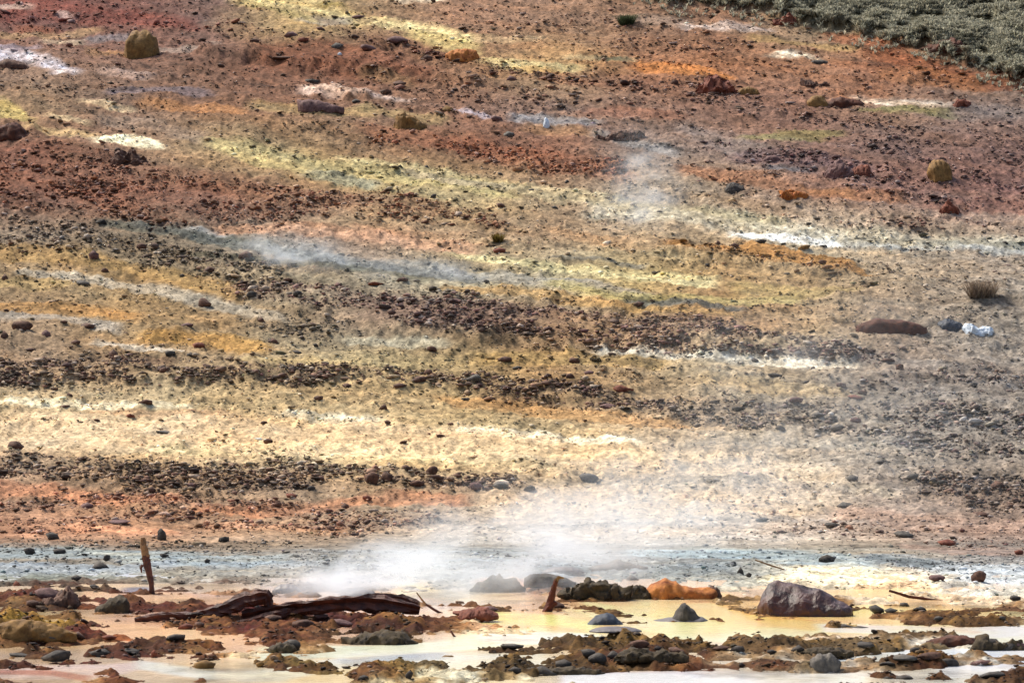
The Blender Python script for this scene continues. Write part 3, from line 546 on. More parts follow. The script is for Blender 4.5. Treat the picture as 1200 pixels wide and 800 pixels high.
SPOTS = """110,305,15,13,m 122,319,12,7,d 95,335,26,7,g 245,322,16,10,d 213,325,8,5,b 240,360,22,13,d 101,385,24,9,d 25,388,30,13,d 5,398,14,12,d 74,380,12,6,d 35,412,16,6,d 54,396,14,11,m
132,420,13,14,d 88,404,14,7,d 220,385,18,6,m 233,408,18,9,r 320,402,15,8,d 348,414,16,5,b 349,348,14,9,b 305,378,13,8,d 294,351,14,10,b 287,304,22,10,d 337,331,14,6,d 199,417,16,8,b 223,419,12,6,b
192,437,14,9,d 169,476,22,8,d 76,478,15,5,d 152,492,14,7,r 113,494,10,4,d 192,509,26,5,g 17,527,30,11,d 314,520,14,7,d 309,497,10,5,d 373,470,14,7,d 370,408,8,5,b 67,285,12,6,d 165,292,16,9,d
5,328,12,9,d 81,466,12,6,d 64,458,10,5,d 582,281,12,11,o 586,297,18,8,r 570,332,9,5,b 471,331,18,7,d 440,335,22,6,r 748,361,18,8,d 768,321,10,4,b 459,369,14,9,d 506,414,15,9,d 592,425,20,8,d
606,433,14,5,b 673,426,16,8,d 668,444,12,8,d 731,460,30,11,r 690,439,14,6,m 491,449,26,9,d 469,455,20,8,d 407,455,14,7,d 449,481,13,8,d 545,470,14,4,b 554,448,26,11,g 516,513,14,5,d 473,520,12,5,d
454,497,10,6,d 528,498,14,4,d 690,459,12,7,d 712,480,22,8,m 842,286,10,6,d 861,292,14,9,d 893,285,15,6,b 943,294,19,8,o 965,291,12,4,b 918,287,8,3,b 964,309,12,6,d 1058,295,8,4,b 1178,287,10,5,b
829,313,8,6,b 948,265,9,4,b 1055,434,12,10,d 1041,425,20,5,d 986,455,16,8,d 1011,462,14,6,d 933,472,21,9,m 1003,468,22,7,r 915,506,16,8,b 975,494,16,7,b 959,490,18,8,g 1003,495,16,8,m 982,505,22,10,g
1141,454,12,8,g 1095,470,12,5,g 945,449,14,4,b 884,426,14,6,b 908,444,20,6,b 118,264,16,7,b 417,121,14,6,b 451,112,18,8,d 643,94,15,10,d 791,100,12,8,d 501,72,16,9,d 582,142,18,8,m 525,132,20,9,o
596,161,18,9,g 586,206,8,4,b 508,233,10,6,b 587,244,14,7,d 650,245,10,5,b 665,215,8,5,b 572,220,7,4,b 623,224,10,3,b 773,250,8,3,b 469,196,8,4,b 500,197,6,4,b 375,36,14,6,d 395,58,20,10,g 432,60,26,10,m
398,66,6,5,w 466,54,30,12,m 330,72,36,6,d 298,50,14,6,d 340,44,20,9,m 355,49,16,7,r 365,98,24,7,b 470,100,24,7,d 420,22,20,6,m 560,120,10,5,d 600,95,18,8,m 365,552,20,8,d 365,575,12,7,b 176,578,14,10,d
101,597,18,10,m 189,633,15,18,b 34,650,14,9,b 69,649,16,6,b 118,667,22,8,b 125,657,9,8,b 88,680,13,6,b 262,636,16,8,b 61,633,20,11,b 243,660,7,6,b 192,654,12,5,b 138,615,34,4,m 225,572,16,6,m 341,583,16,6,r
434,568,22,18,d 453,567,17,13,d 506,556,17,13,d 488,574,22,10,d 559,577,22,12,m 586,573,22,9,g 535,561,14,6,d 476,552,14,8,d 430,588,14,7,r 621,577,18,10,g 405,596,12,9,d 690,566,30,12,g 999,564,18,10,g
1070,562,20,9,g 1104,569,18,8,g 992,595,26,6,g 975,619,22,7,g 1060,630,30,10,g 969,659,20,10,b 1147,682,18,14,d 1099,681,22,7,m 1171,574,20,11,d 1151,606,28,6,d 894,611,20,6,g 1030,545,16,6,g 1110,640,22,8,r
20,690,9,8,r 38,712,16,8,d 110,690,12,6,b 55,702,34,14,m 75,709,24,15,d 205,752,24,8,b 216,738,20,8,r 180,771,8,10,r 152,766,24,6,b 65,776,36,14,b 22,770,26,5,b 115,770,30,9,b 233,736,12,6,d 240,788,26,12,o
320,728,20,8,d 340,762,24,12,b 375,726,20,7,m 398,734,30,8,m 355,735,26,9,d 305,782,10,6,o 425,798,14,6,b 480,795,10,10,b 604,790,16,9,b 640,795,26,12,b 660,784,20,10,b 700,778,22,12,b 600,762,30,6,g
655,712,18,7,d 540,722,20,6,r 575,719,18,7,m 750,760,24,10,d 792,768,22,9,d 865,766,18,8,b 845,762,20,6,d 690,770,20,9,b 720,770,18,8,b 742,682,18,8,b 868,672,9,8,b 878,676,7,6,b 1027,718,20,10,b 1060,712,12,6,b
1045,718,16,6,g 1078,716,18,5,b 1010,742,24,7,b 990,737,22,5,b 935,764,20,8,b 1015,764,22,6,b 1040,780,20,5,b 1112,785,28,13,b 1090,772,30,8,d 1060,776,34,7,g 1160,762,26,12,b 1180,766,24,12,b 1195,762,18,12,m
1120,752,28,7,d 1145,752,30,9,d 1175,730,8,5,b 1190,705,14,6,b 1100,728,12,6,g 1072,766,12,7,b 1150,780,26,5,m 1165,796,30,8,b 1060,798,22,6,b 1040,797,14,5,b 905,766,12,5,b 1195,650,12,6,r 15,745,24,8,m 60,750,30,8,b 88,748,22,8,d 128,752,18,6,r"""
MC = dict(m='mauve', d='dark', g='grey', b='black', r='red', o='ochre', w='white')
LM = [(165,60,'the round ochre boulder at upper left'),(14,164,'the orange brown mound at the left edge'),(150,185,'the brightest cream streak'),(375,125,'the purple ledge'),(480,145,'the knobbly ochre boulder'),(541,68,'the orange rock in the bright yellow patch'),
 (640,146,'the tiny bluish white stone'),(860,105,'the red brown jagged rock'),(958,118,'the small ochre boulder at upper right'),(1103,203,'the square ochre boulder'),(990,198,'the maroon pointed rock'),(860,220,'the dark pointed rock above the pale stream'),(728,160,'the rock at the grey hollow'),
 (583,280,'the tiny olive tuft'),(1046,382,'the long brown slab'),(1148,388,'the white broken rock'),(1152,340,'the grey brown shrub'),(179,665,'the tall leaning stake'),(300,705,'the root end of the fallen log'),(440,708,'the right end of the fallen log'),(643,702,'the rusty broken stump'),
 (947,705,'the large wedge shaped boulder'),(800,690,'the bright orange long rock'),(710,732,'the blue black domed rock'),(808,718,'the pointed black rock'),(583,690,'the olive mossy hump'),(700,695,'the dark green mossy hump'),(968,782,'the grey block near the bottom edge'),(1085,702,'the long thin branch'),
 (40,745,'the yellow moss bank'),(330,760,'the black mossy clod'),(445,752,'the low olive hump'),(725,660,'the peaked grey mud mound'),(1172,758,'the knobbly blackish hump'),(655,788,'the long mossy hump at the bottom'),(130,710,'the dark wedge shaped rock'),(750,415,'the white streak right of centre'),(600,508,'the white spot of the cream band'),(443,560,'the pair of round dark stones')]
USED = set()
def spot_label(u, v, w, h, c, base):
    col = dict(m='mauve', d='dark brown', g='grey', b='blackish', r='red brown', o='ochre', w='pale')[c]
    shp = 'flat' if w > 2.6 * h else ('upright' if h > w else ('chunky' if h > .7 * w else 'low'))
    big_ = 'tiny' if w < 12 else ('small' if w < 20 else 'mid sized')
    x_, y_, nm = min(LM, key=lambda q: math.hypot((q[0] - u), (q[1] - v) * 2.2)); dx, dy = u - x_, v - y_
    dist = math.hypot(dx, dy * 2.2)
    if dist < 150:
        dirn = ('right of' if dx > 0 else 'left of') if abs(dx) > 1.6 * abs(dy) else ('in front of' if dy > 0 else 'behind')
        cands = [f'{big_} {col} stone {q}{dirn} {nm}' for q in (('just ' if dist < 45 else 'well ' if dist > 100 else ''),)] + [f'{shp} {col} stone {q}{dirn} {nm}' for q in ('', 'a little ', 'farther ')]
    else:
        third = 'at far left' if u < 150 else 'left of the middle' if u < 450 else 'in the middle' if u < 750 else 'right of the middle' if u < 1050 else 'at far right'
        cands = [f'{col} stone {base}, {third}', f'{big_} {col} stone {base}, {third}', f'{shp} {col} stone {base}, {third}', f'{shp} {big_} {col} stone {base}', f'{shp} {col} stone {base}, {third}, the lower one', f'{col} stone {base}, {third}, the lowest one', f'{big_} {col} stone {base}, {third}, lower one']
    for c_ in cands:
        if c_ not in USED: break
    USED.add(c_); return c_
for tok in SPOTS.split():
    u, v, w, h, c = tok.split(','); u, v, w, h = map(float, (u, v, w, h))
    for test, lab, grp in ZONES:
        if test(u, v): break
    stone(u, v, w, h, MC[c], spot_label(u, v, w, h, c, lab), grp, 2 if w * h > 220 else 1)

# shaped rocks: outline given as (across 0..1, height 0..1), lofted with a round cross section
def loft(outline, w, h, depth, seed, nx=44, na=30, rough=.06, sq=2.8, lean=.2, under=.25, m=None, sharp=False):
    xs = np.array([p[0] for p in outline]); hs = np.array([p[1] for p in outline]); t = np.linspace(0, 1, nx)
    hh = np.interp(t, xs, hs); taper = np.clip(np.minimum(t, 1 - t) * 7, 0, 1) ** .5
    ang = np.linspace(0, 2 * np.pi, na, endpoint=False)
    c, s = np.cos(ang), np.sin(ang); cx = np.sign(c) * np.abs(c) ** (2 / sq); cz = np.sign(s) * np.abs(s) ** (2 / sq)
    T = np.repeat(t[:, None], na, 1)
    hh = hh * (1 + .05 * vnoise(t * 11 + seed, t * 0 + seed, seed))
    y = cx[None] * (depth / 2) * (taper * (.55 + .45 * hh / hh.max()))[:, None]
    z = np.where(cz[None] > 0, cz[None] * hh[:, None] * h, cz[None] * under * h)
    z = np.where(cz[None] > 0, z * (1 - lean * np.clip(-y / (depth / 2) * .8 + .2, 0, 1)), z)
    p = np.stack([(T - .5) * w, y, z], -1).reshape(-1, 3)
    sc_ = max(h, .08)
    nrm = np.stack([vn3(p / sc_ * 2.2 + 3, seed), vn3(p / sc_ * 2.2 + 9, seed + 1), vn3(p / sc_ * 2.2 + 15, seed + 2)], -1) + .5 * np.stack([vn3(p / sc_ * 6 + 3, seed), vn3(p / sc_ * 6 + 9, seed + 1), vn3(p / sc_ * 6 + 15, seed + 2)], -1)
    q_ = p / sc_; fine = .22 * vn3(q_ * 9 + 5, seed + 7) + .16 * vn3(q_ * 17 + 5, seed + 8) + .35 * np.floor(vn3(q_ * np.array([1.6, 2.5, 4]), seed + 6) * 3) / 3
    nrm = nrm + fine[:, None] * np.stack([0 * fine, np.sign(p[:, 1]), np.ones_like(fine)], -1)
    p = p + nrm * rough * 1.15 * sc_
    i = np.arange(nx * na).reshape(nx, na); f4 = np.stack([i[:-1], np.roll(i[:-1], -1, 1), np.roll(i[1:], -1, 1), i[1:]], -1).reshape(-1, 4)
    e0 = len(p); p = np.vstack([p, p[:na].mean(0), p[-na:].mean(0)])
    tri = [(e0, (k + 1) % na, k) for k in range(na)] + [(e0 + 1, (nx - 1) * na + k, (nx - 1) * na + (k + 1) % na) for k in range(na)]
    me = bpy.data.meshes.new('rock'); me.from_pydata([tuple(q) for q in p], [], [tuple(q[::-1]) for q in f4.tolist()] + [q[::-1] for q in tri]); me.update()
    if not sharp: me.polygons.foreach_set('use_smooth', np.ones(len(me.polygons), bool))
    if m: me.materials.append(M[m])
    return me
def shaped(name, u, v, w, h, m, outline, label, cat='rock', depth=.8, seed=1, rotz=0, parent=None, **kw):
    if name == 'mud_mound' or m == 'mud': kw['rough'] = .02
    p, d = hit(u, v); k = d / F
    me = loft(outline, w * k, h * k, w * k * depth, seed, m=m, **kw)
    return link(name, me, parent, (p.x, p.y + w * k * depth * .4, p.z), (0, 0, rotz), (1, 1, 1), label, cat)
DOME = [(0, .1), (.12, .55), (.3, .9), (.5, 1), (.7, .92), (.88, .6), (1, .1)]
# --- upper slope
shaped('boulder', 165, 69, 40, 35, 'ochre', [(0, .45), (.05, .8), (.15, .97), (.4, 1), (.72, .95), (.9, .78), (1, .45)], 'round ochre boulder standing alone on the upper left slope', 'boulder', .9, 3, rough=.07)
shaped('rock', 14, 81, 40, 13, 'dark', [(0, .7), (.3, 1), (.7, .7), (1, .1)], 'dark brown slab of rock beside the white runoff at the upper left edge', seed=4)
shaped('rock', 14, 164, 46, 22, 'slab', [(0, .7), (.3, 1), (.6, .85), (1, .1)], 'orange brown mound of rock under the yellow patch at the left edge', seed=5, rough=.12)
shaped('rock', 150, 193, 46, 20, 'dark', [(0, .4), (.2, 1), (.4, .8), (.6, .9), (.8, .5), (1, .2)], 'dark brown broken rock just below the brightest cream streak at upper left', seed=6, rough=.2, sharp=True)
shaped('rock', 375, 130, 54, 15, 'mauve', [(0, 1), (.3, 1), (.7, .7), (1, .35)], 'dark purple ledge under the pale pink streak in the upper slope', 'ledge', .5, 7)
shaped('boulder', 480, 152, 38, 20, 'ochre', [(0, .5), (.15, 1), (.5, .95), (.8, .6), (1, .2)], 'knobbly ochre boulder on the greenish soil above the red gravel', 'boulder', .8, 8, rough=.14)
o = shaped('rock', 541, 74, 42, 17, 'orange', [(0, .5), (.2, .85), (.6, 1), (.9, .85), (1, .3)], 'orange rock with a dark right end below the bright yellow patch at the top', seed=9, rough=.1)
shaped('rock', 640, 150, 9, 12, 'white', DOME, 'tiny bluish white stone on the greyish soil of the upper slope', 'stone', .8, 10)
shaped('rock', 842, 109, 46, 20, 'red', [(0, .3), (.2, .8), (.5, 1), (.8, .7), (1, .3)], 'red brown jagged rock under the orange streak at upper right', seed=11, rough=.25, sharp=True)
shaped('rock', 877, 110, 28, 9, 'ochre', DOME, 'low orange brown rock touching the jagged red rock at upper right', seed=12, rough=.12)
shaped('rock', 956, 103, 32, 12, 'dark', [(0, .9), (.3, .7), (.6, .5), (1, .4)], 'dark brown low rock just above the ochre boulder at upper right', seed=13, rough=.2, sharp=True)
shaped('boulder', 958, 125, 28, 15, 'ochre', DOME, 'small ochre boulder at the left end of the brown ridge at upper right', 'boulder', .8, 14)
shaped('rock', 992, 126, 48, 13, 'slab', [(0, .6), (.4, 1), (.8, .7), (1, .3)], 'low brown mound right of the small ochre boulder', seed=15, rough=.12)
shaped('boulder', 1103, 213, 28, 25, 'ochre', [(0, .55), (.06, .9), (.3, 1), (.7, 1), (.92, .85), (1, .5)], 'square ochre boulder on the mauve rubble at the right', 'boulder', .8, 16, rough=.08)
shaped('rock', 985, 208, 36, 22, 'mauve', [(0, .2), (.3, .8), (.5, 1), (.8, .6), (1, .3)], 'dark maroon pointed rock in the mauve rubble at upper right', seed=17, rough=.1, sharp=True)
shaped('rock', 1011, 206, 26, 13, 'red', DOME, 'red brown rock against the right side of the maroon pointed rock', seed=18, rough=.15)
shaped('rock', 860, 227, 28, 14, 'black', [(0, .2), (.3, .8), (.55, 1), (.9, .7), (1, .3)], 'dark greenish grey pointed rock above the pale stream', seed=19, sharp=True)
shaped('rock', 930, 234, 38, 14, 'orange', [(0, .4), (.2, .9), (.5, .8), (.8, .6), (1, .3)], 'orange broken rock in the rubble above the pale stream', seed=20, rough=.25, sharp=True)
shaped('rock', 1113, 250, 24, 15, 'red', [(0, .2), (.3, .7), (.5, 1), (1, .3)], 'red brown rock below the square ochre boulder', seed=21, rough=.2, sharp=True)
shaped('rock', 728, 166, 54, 14, 'dark', [(0, .3), (.3, .7), (.6, 1), (1, .5)], 'dark brown rock at the rim of the grey hollow in the upper centre', seed=22, rough=.3, sharp=True)
shaped('rock', 905, 190, 26, 8, 'mauve', DOME, 'flat purple rock left of the maroon pointed rock', seed=23)
shaped('rock', 1128, 127, 22, 10, 'red', DOME, 'red brown lump at the right end of the pale streak near the heath', seed=24, rough=.2)
shaped('rock', 960, 76, 28, 6, 'black', DOME, 'flat blackish rock at the end of the white streak near the top right', seed=25)
shaped('rock', 920, 31, 30, 12, 'red', [(0, .4), (.3, .6), (.7, 1), (1, .4)], 'dark red broken rock near the top right grass bank', seed=26, rough=.25, sharp=True)
shaped('rock', 1110, 65, 46, 20, 'slab', [(0, .4), (.3, .8), (.7, 1), (1, .5)], 'rusty earth lump at the foot of the heath bank', seed=27, rough=.15)
# --- the long brown slab and its neighbours
shaped('slab', 1046, 390, 84, 17, 'slab', [(0, .45), (.12, .8), (.3, 1), (.7, .9), (.92, .55), (1, .4)], 'long brown slab of rock lying on the tan slope at the right', 'slab', .35, 30, rough=.05)
shaped('rock', 1117, 388, 34, 14, 'bluegrey', [(0, .6), (.3, 1), (.7, .8), (1, .3)], 'blue grey rock right of the long brown slab', seed=31, sharp=True)
shaped('rock', 1148, 393, 38, 15, 'white', [(0, .7), (.3, 1), (.5, .6), (.8, .8), (1, .2)], 'bluish white broken rock at the right of the blue grey rock', seed=32, rough=.14, sharp=True)
# --- foreground
shaped('boulder', 947, 726, 113, 46, 'boulder', [(0, .4), (.05, .7), (.12, .95), (.2, 1), (.36, .97), (.5, .84), (.64, .70), (.78, .54), (.9, .38), (1, .24)], 'large brown and grey wedge shaped boulder standing in the cream pool', 'boulder', .5, 40, nx=70, na=44, rough=.04, sq=3.6, under=.35, lean=.5, sharp=True).rotation_euler = (0, math.radians(-3), math.radians(-10))
o = shaped('rock', 800, 703, 90, 22, 'orange', [(0, .3), (.12, .75), (.28, 1), (.42, .9), (.5, .6), (.75, .55), (.92, .5), (1, .2)], 'bright orange long rock behind the pointed black rock in the pool', seed=41, depth=.5, rough=.06)
shaped('rock', 835, 701, 26, 13, 'dark', DOME, 'dark brown lump at the right end of the bright orange rock', seed=42, rough=.1)
shaped('mud_mound', 722, 745, 62, 5, 'mud', DOME, 'grey mud skirt round the blue black domed rock', 'mud mound', .8, 43)
shaped('rock', 710, 742, 56, 24, 'bluegrey', [(0, .2), (.15, .5), (.35, .92), (.5, 1), (.68, .85), (.85, .5), (1, .2)], 'blue black domed rock rising from the cream pool', seed=44, depth=.6, rough=.05)
shaped('mud_mound', 798, 734, 66, 7, 'mud', [(0, .2), (.3, .7), (.6, 1), (.9, .8), (1, .3)], 'grey mud mound carrying the pointed black rock', 'mud mound', .7, 45)
shaped('rock', 808, 734, 42, 28, 'black', [(0, .35), (.3, .9), (.42, 1), (.6, .7), (.8, .4), (1, .15)], 'pointed black rock on the grey mud mound in the pool', seed=46, rough=.06)
shaped('mossy_rock', 583, 699, 64, 20, 'moss', [(0, .15), (.2, .5), (.4, 1), (.6, .85), (.8, .8), (1, .3)], 'dark olive mossy hump left of the broken stump', 'mossy rock', .5, 47, rough=.15)
shaped('rock', 645, 686, 62, 13, 'grey', [(0, .5), (.1, .9), (.4, 1), (.6, .9), (.8, .6), (1, .2)], 'grey arched rock directly behind the broken stump', seed=48, depth=.5, rough=.08)
shaped('mossy_rock', 700, 706, 82, 22, 'moss', [(0, .4), (.2, .7), (.4, .9), (.55, 1), (.75, .7), (1, .4)], 'dark green mossy hump between the stump and the orange rock', 'mossy rock', .5, 49, rough=.24)
shaped('mossy_rock', 745, 704, 42, 16, 'moss', DOME, 'small dark mossy hump touching the left end of the orange rock', 'mossy rock', .6, 50, rough=.18)
shaped('mud_mound', 725, 668, 70, 12, 'grey', [(0, .15), (.3, .5), (.48, 1), (.6, .7), (1, .2)], 'peaked grey mud mound at the far edge of the pools', 'mud mound', .6, 51)
shaped('mud_mound', 660, 672, 50, 7, 'mud', DOME, 'low grey mud mound left of the peaked grey mound', 'mud mound', .6, 52)
shaped('rock', 560, 725, 46, 13, 'red', [(0, .2), (.2, .7), (.5, 1), (.8, .8), (1, .3)], 'dark red flat rock in the pool left of the stump', seed=53, rough=.14)
shaped('rock', 130, 719, 40, 19, 'moss', [(0, .2), (.4, .8), (.7, 1), (.9, .85), (1, .3)], 'dark wedge shaped rock just left below the tall stake', seed=54, rough=.08)
shaped('rock', 72, 712, 42, 22, 'dark', [(0, .3), (.4, .6), (.7, 1), (1, .3)], 'dark brown heap of rock in the reddish puddle at lower left', seed=55, rough=.15)
shaped('rock', 968, 790, 36, 20, 'grey', [(0, .6), (.3, .95), (.7, 1), (1, .5)], 'grey block of rock near the bottom edge below the large boulder', seed=56, rough=.08)
shaped('mossy_rock', 40, 754, 96, 22, 'ochre', [(0, .8), (.2, .9), (.5, 1), (.8, .6), (1, .3)], 'yellow moss covered bank at the lower left edge', 'mossy bank', .4, 57, rough=.1)
shaped('mossy_rock', 330, 764, 36, 11, 'moss', DOME, 'black mossy clod below the fallen log', 'mossy rock', .6, 58, rough=.12)
shaped('mossy_rock', 445, 758, 90, 18, 'moss', [(0, .4), (.3, .8), (.6, 1), (.8, .8), (1, .3)], 'low olive brown hump below the right end of the log', 'mossy rock', .4, 59, rough=.15)
shaped('mossy_rock', 765, 774, 86, 15, 'moss', [(0, .4), (.2, 1), (.5, .6), (.7, .8), (1, .3)], 'long olive brown hump below the blue black domed rock', 'mossy rock', .35, 60, rough=.18)
shaped('mossy_rock', 655, 796, 110, 15, 'moss', [(0, .4), (.2, .8), (.35, .6), (.6, 1), (.8, .6), (1, .4)], 'long dark mossy hump at the bottom edge centre', 'mossy rock', .3, 61, rough=.2)
shaped('mossy_rock', 968, 770, 70, 9, 'moss', [(0, .4), (.2, .8), (.6, 1), (1, .4)], 'flat dark mossy hump above the grey block', 'mossy rock', .4, 62, rough=.2)
shaped('mossy_rock', 1172, 768, 62, 21, 'moss', [(0, .4), (.15, 1), (.35, .7), (.6, .5), (.8, .7), (1, .4)], 'knobbly blackish hump at the lower right edge', 'mossy rock', .4, 63, rough=.2)
shaped('mossy_rock', 1120, 756, 70, 11, 'slab', [(0, .3), (.4, .9), (.7, 1), (1, .3)], 'low brown bank left of the knobbly blackish hump', 'mud bank', .4, 64, rough=.1)
shaped('rock', 420, 699, 44, 8, 'mud', DOME, 'smooth grey stone behind the fallen log in the steam', seed=65)
shaped('rock', 335, 694, 34, 9, 'mud', DOME, 'pale brown stone behind the left part of the fallen log', seed=66)

# --- wood: tapered, bent, grooved limbs
def limb(pts, rad, m, na=14, seed=0, rough=.12):
    pts = [Vector(p) for p in pts]; n = (len(pts) - 1) * 5 + 1; ps = []; rs = []
    for i in range(n):
        t = i / (n - 1) * (len(pts) - 1); k = min(int(t), len(pts) - 2); f_ = t - k
        ps.append(pts[k].lerp(pts[k + 1], f_)); rs.append(rad[k] * (1 - f_) + rad[k + 1] * f_)
    vs_, fs = [], []; r = random.Random(seed); gro = [1 + r.uniform(-rough, rough) * 1.5 for _ in range(na)]
    for i in range(n):
        tg = (ps[min(i + 1, n - 1)] - ps[max(i - 1, 0)]).normalized(); a_ = tg.cross(Vector((0, 1, .01))).normalized(); b_ = tg.cross(a_)
        for k in range(na):
            an = k / na * 2 * math.pi; q = rs[i] * gro[k] * (1 + r.uniform(-rough, rough))
            vs_.append(ps[i] + a_ * math.cos(an) * q + b_ * math.sin(an) * q)
    for i in range(n - 1):
        for k in range(na): fs.append((i * na + k, i * na + (k + 1) % na, (i + 1) * na + (k + 1) % na, (i + 1) * na + k))
    fs.append(tuple(range(na))[::-1]); fs.append(tuple((n - 1) * na + k for k in range(na)))
    me = bpy.data.meshes.new('limb'); me.from_pydata(vs_, [], fs); me.update(); me.materials.append(M[m]); return me
def root(name, u, v, label, cat):
    p, d = hit(u, v); o = bpy.data.objects.new(name, None); C.objects.link(o); o.location = p; o['label'] = label; o['category'] = cat; return o, d / F
# tall leaning stake
o, k = root('wooden_stake', 179, 697, 'tall dark wooden stake leaning left in the pale flat at lower left', 'stake')
link('shaft', limb([(0, 0, -10*k), (-2*k, 0, 12*k), (-7*k, 0, 34*k), (-9*k, 0, 44*k)], [2.4*k, 3.2*k, 4.6*k, 4.4*k], 'wood', seed=3), o)
link('weathered_top', limb([(-8.6*k, 0, 42*k), (-11*k, 0, 54*k), (-12*k, 0, 65*k)], [4.5*k, 4.2*k, 2.6*k], 'woodlight', seed=4), o)
link('splinter', limb([(-12*k, 0, 33*k), (-14*k, 0, 30*k), (-13*k, 0, 24*k)], [1.6*k, 1.5*k, .6*k], 'wood', 6, seed=5), o)
# broken stump
o, k = root('broken_stump', 643, 722, 'short rusty red broken stump leaning right in the cream pool', 'stump')
link('shaft', limb([(-2*k, 0, -6*k), (0, 0, 6*k), (3*k, 0, 18*k), (6*k, 0, 30*k), (9.5*k, 0, 41*k)], [4.6*k, 4.6*k, 3.8*k, 3*k, 2.3*k], 'woodred', seed=6), o)
link('root_knob', limb([(-6*k, 0, 0), (0, 0, 8*k), (7*k, 0, 13*k), (10*k, 0, 11*k)], [3*k, 5*k, 3.4*k, 1.5*k], 'woodred', 10, seed=7), o)
link('broken_tip', limb([(8.5*k, 0, 39*k), (12*k, 0, 43*k), (18*k, 0, 42*k)], [2.6*k, 2.2*k, 1*k], 'woodlight', 8, seed=8), o)
# fallen log
o, k = root('fallen_log', 370, 724, 'long dark red fallen log lying between the pools at lower left', 'log')
def L_(u, v): return ((u - 370) * k, 0, (724 - v) * k)
def LY(u, v, y): return ((u - 370) * k, y, (724 - v) * k)
link('trunk', limb([L_(285, 726), L_(320, 718), L_(360, 712), L_(405, 708), L_(450, 708), L_(492, 716)], [9*k, 8.5*k, 8*k, 9*k, 10*k, 5*k], 'wood', 18, seed=9, rough=.24), o)
link('root_end', limb([L_(232, 722), L_(262, 716), L_(290, 704), L_(312, 700), L_(316, 712)], [5*k, 8*k, 9*k, 7*k, 4*k], 'wood', 14, seed=10, rough=.25), o)
link('root', limb([LY(250, 738, -.1), LY(285, 732, -.15), LY(325, 722, -.12), LY(345, 716, 0)], [4*k, 6*k, 6*k, 5*k], 'wood', 12, seed=11, rough=.25), o)
link('root', limb([LY(158, 728, 0), LY(190, 724, 0), LY(225, 724, 0), LY(260, 720, 0)], [3*k, 5*k, 5*k, 6*k], 'wood', 12, seed=12, rough=.25), o)
link('root', limb([LY(292, 704, 0), LY(300, 696, 0), LY(311, 695, 0), LY(318, 704, 0)], [4*k, 4*k, 3*k, 2*k], 'wood', 10, seed=13, rough=.2), o)
link('branch', limb([LY(330, 737, -.25), LY(380, 733, -.3), LY(430, 731, -.25), LY(470, 738, -.2)], [3*k, 5*k, 5*k, 3*k], 'woodred', 12, seed=14, rough=.25), o)
link('branch', limb([LY(420, 710, .3), LY(440, 704, .3), LY(470, 705, .3), LY(490, 711, .2)], [3*k, 4*k, 4*k, 3*k], 'wood', 12, seed=15, rough=.25), o)
o, k = root('stick', 512, 720, 'thin dark stick slanting off the right end of the log', 'stick')
link('shaft', limb([(-13*k, 0, 12*k), (0, 0, 4*k), (14*k, 0, -2*k)], [1.6*k, 1.6*k, .9*k], 'wood', 8, seed=16), o)
link('twig', limb([(-24*k, 0, 26*k), (-18*k, 0, 18*k), (-12*k, 0, 11*k)], [.7*k, 1*k, 1.2*k], 'woodlight', 7, seed=17), o)
o, k = root('stick', 1085, 707, 'long thin branch lying on the orange sand right of the large boulder', 'stick')
link('shaft', limb([(-43*k, 0, 13*k), (-20*k, 0, 6*k), (10*k, 0, 2*k), (50*k, 0, -1*k)], [1.6*k, 2.*k, 1.4*k, 1*k], 'woodred', 8, seed=18), o)
link('tip', limb([(50*k, 0, -1*k), (80*k, 0, -1*k), (118*k, 0, -3*k)], [1*k, 1.2*k, .8*k], 'woodred', 8, seed=19), o)
o, k = root('stick', 535, 752, 'small bent twig standing in the pale water below the red rock', 'stick')
link('shaft', limb([(-7*k, 0, 12*k), (-3*k, 0, 6*k), (5*k, 0, 0)], [1.2*k, 1.2*k, 1*k], 'wood', 8, seed=20), o)
o, k = root('stick', 905, 668, 'thin grey twig lying on the pale blue flat behind the large boulder', 'stick')
link('shaft', limb([(-20*k, 0, 12*k), (0, 0, 5*k), (16*k, 0, 0)], [1.*k, 1.2*k, .8*k], 'woodlight', 8, seed=21), o)

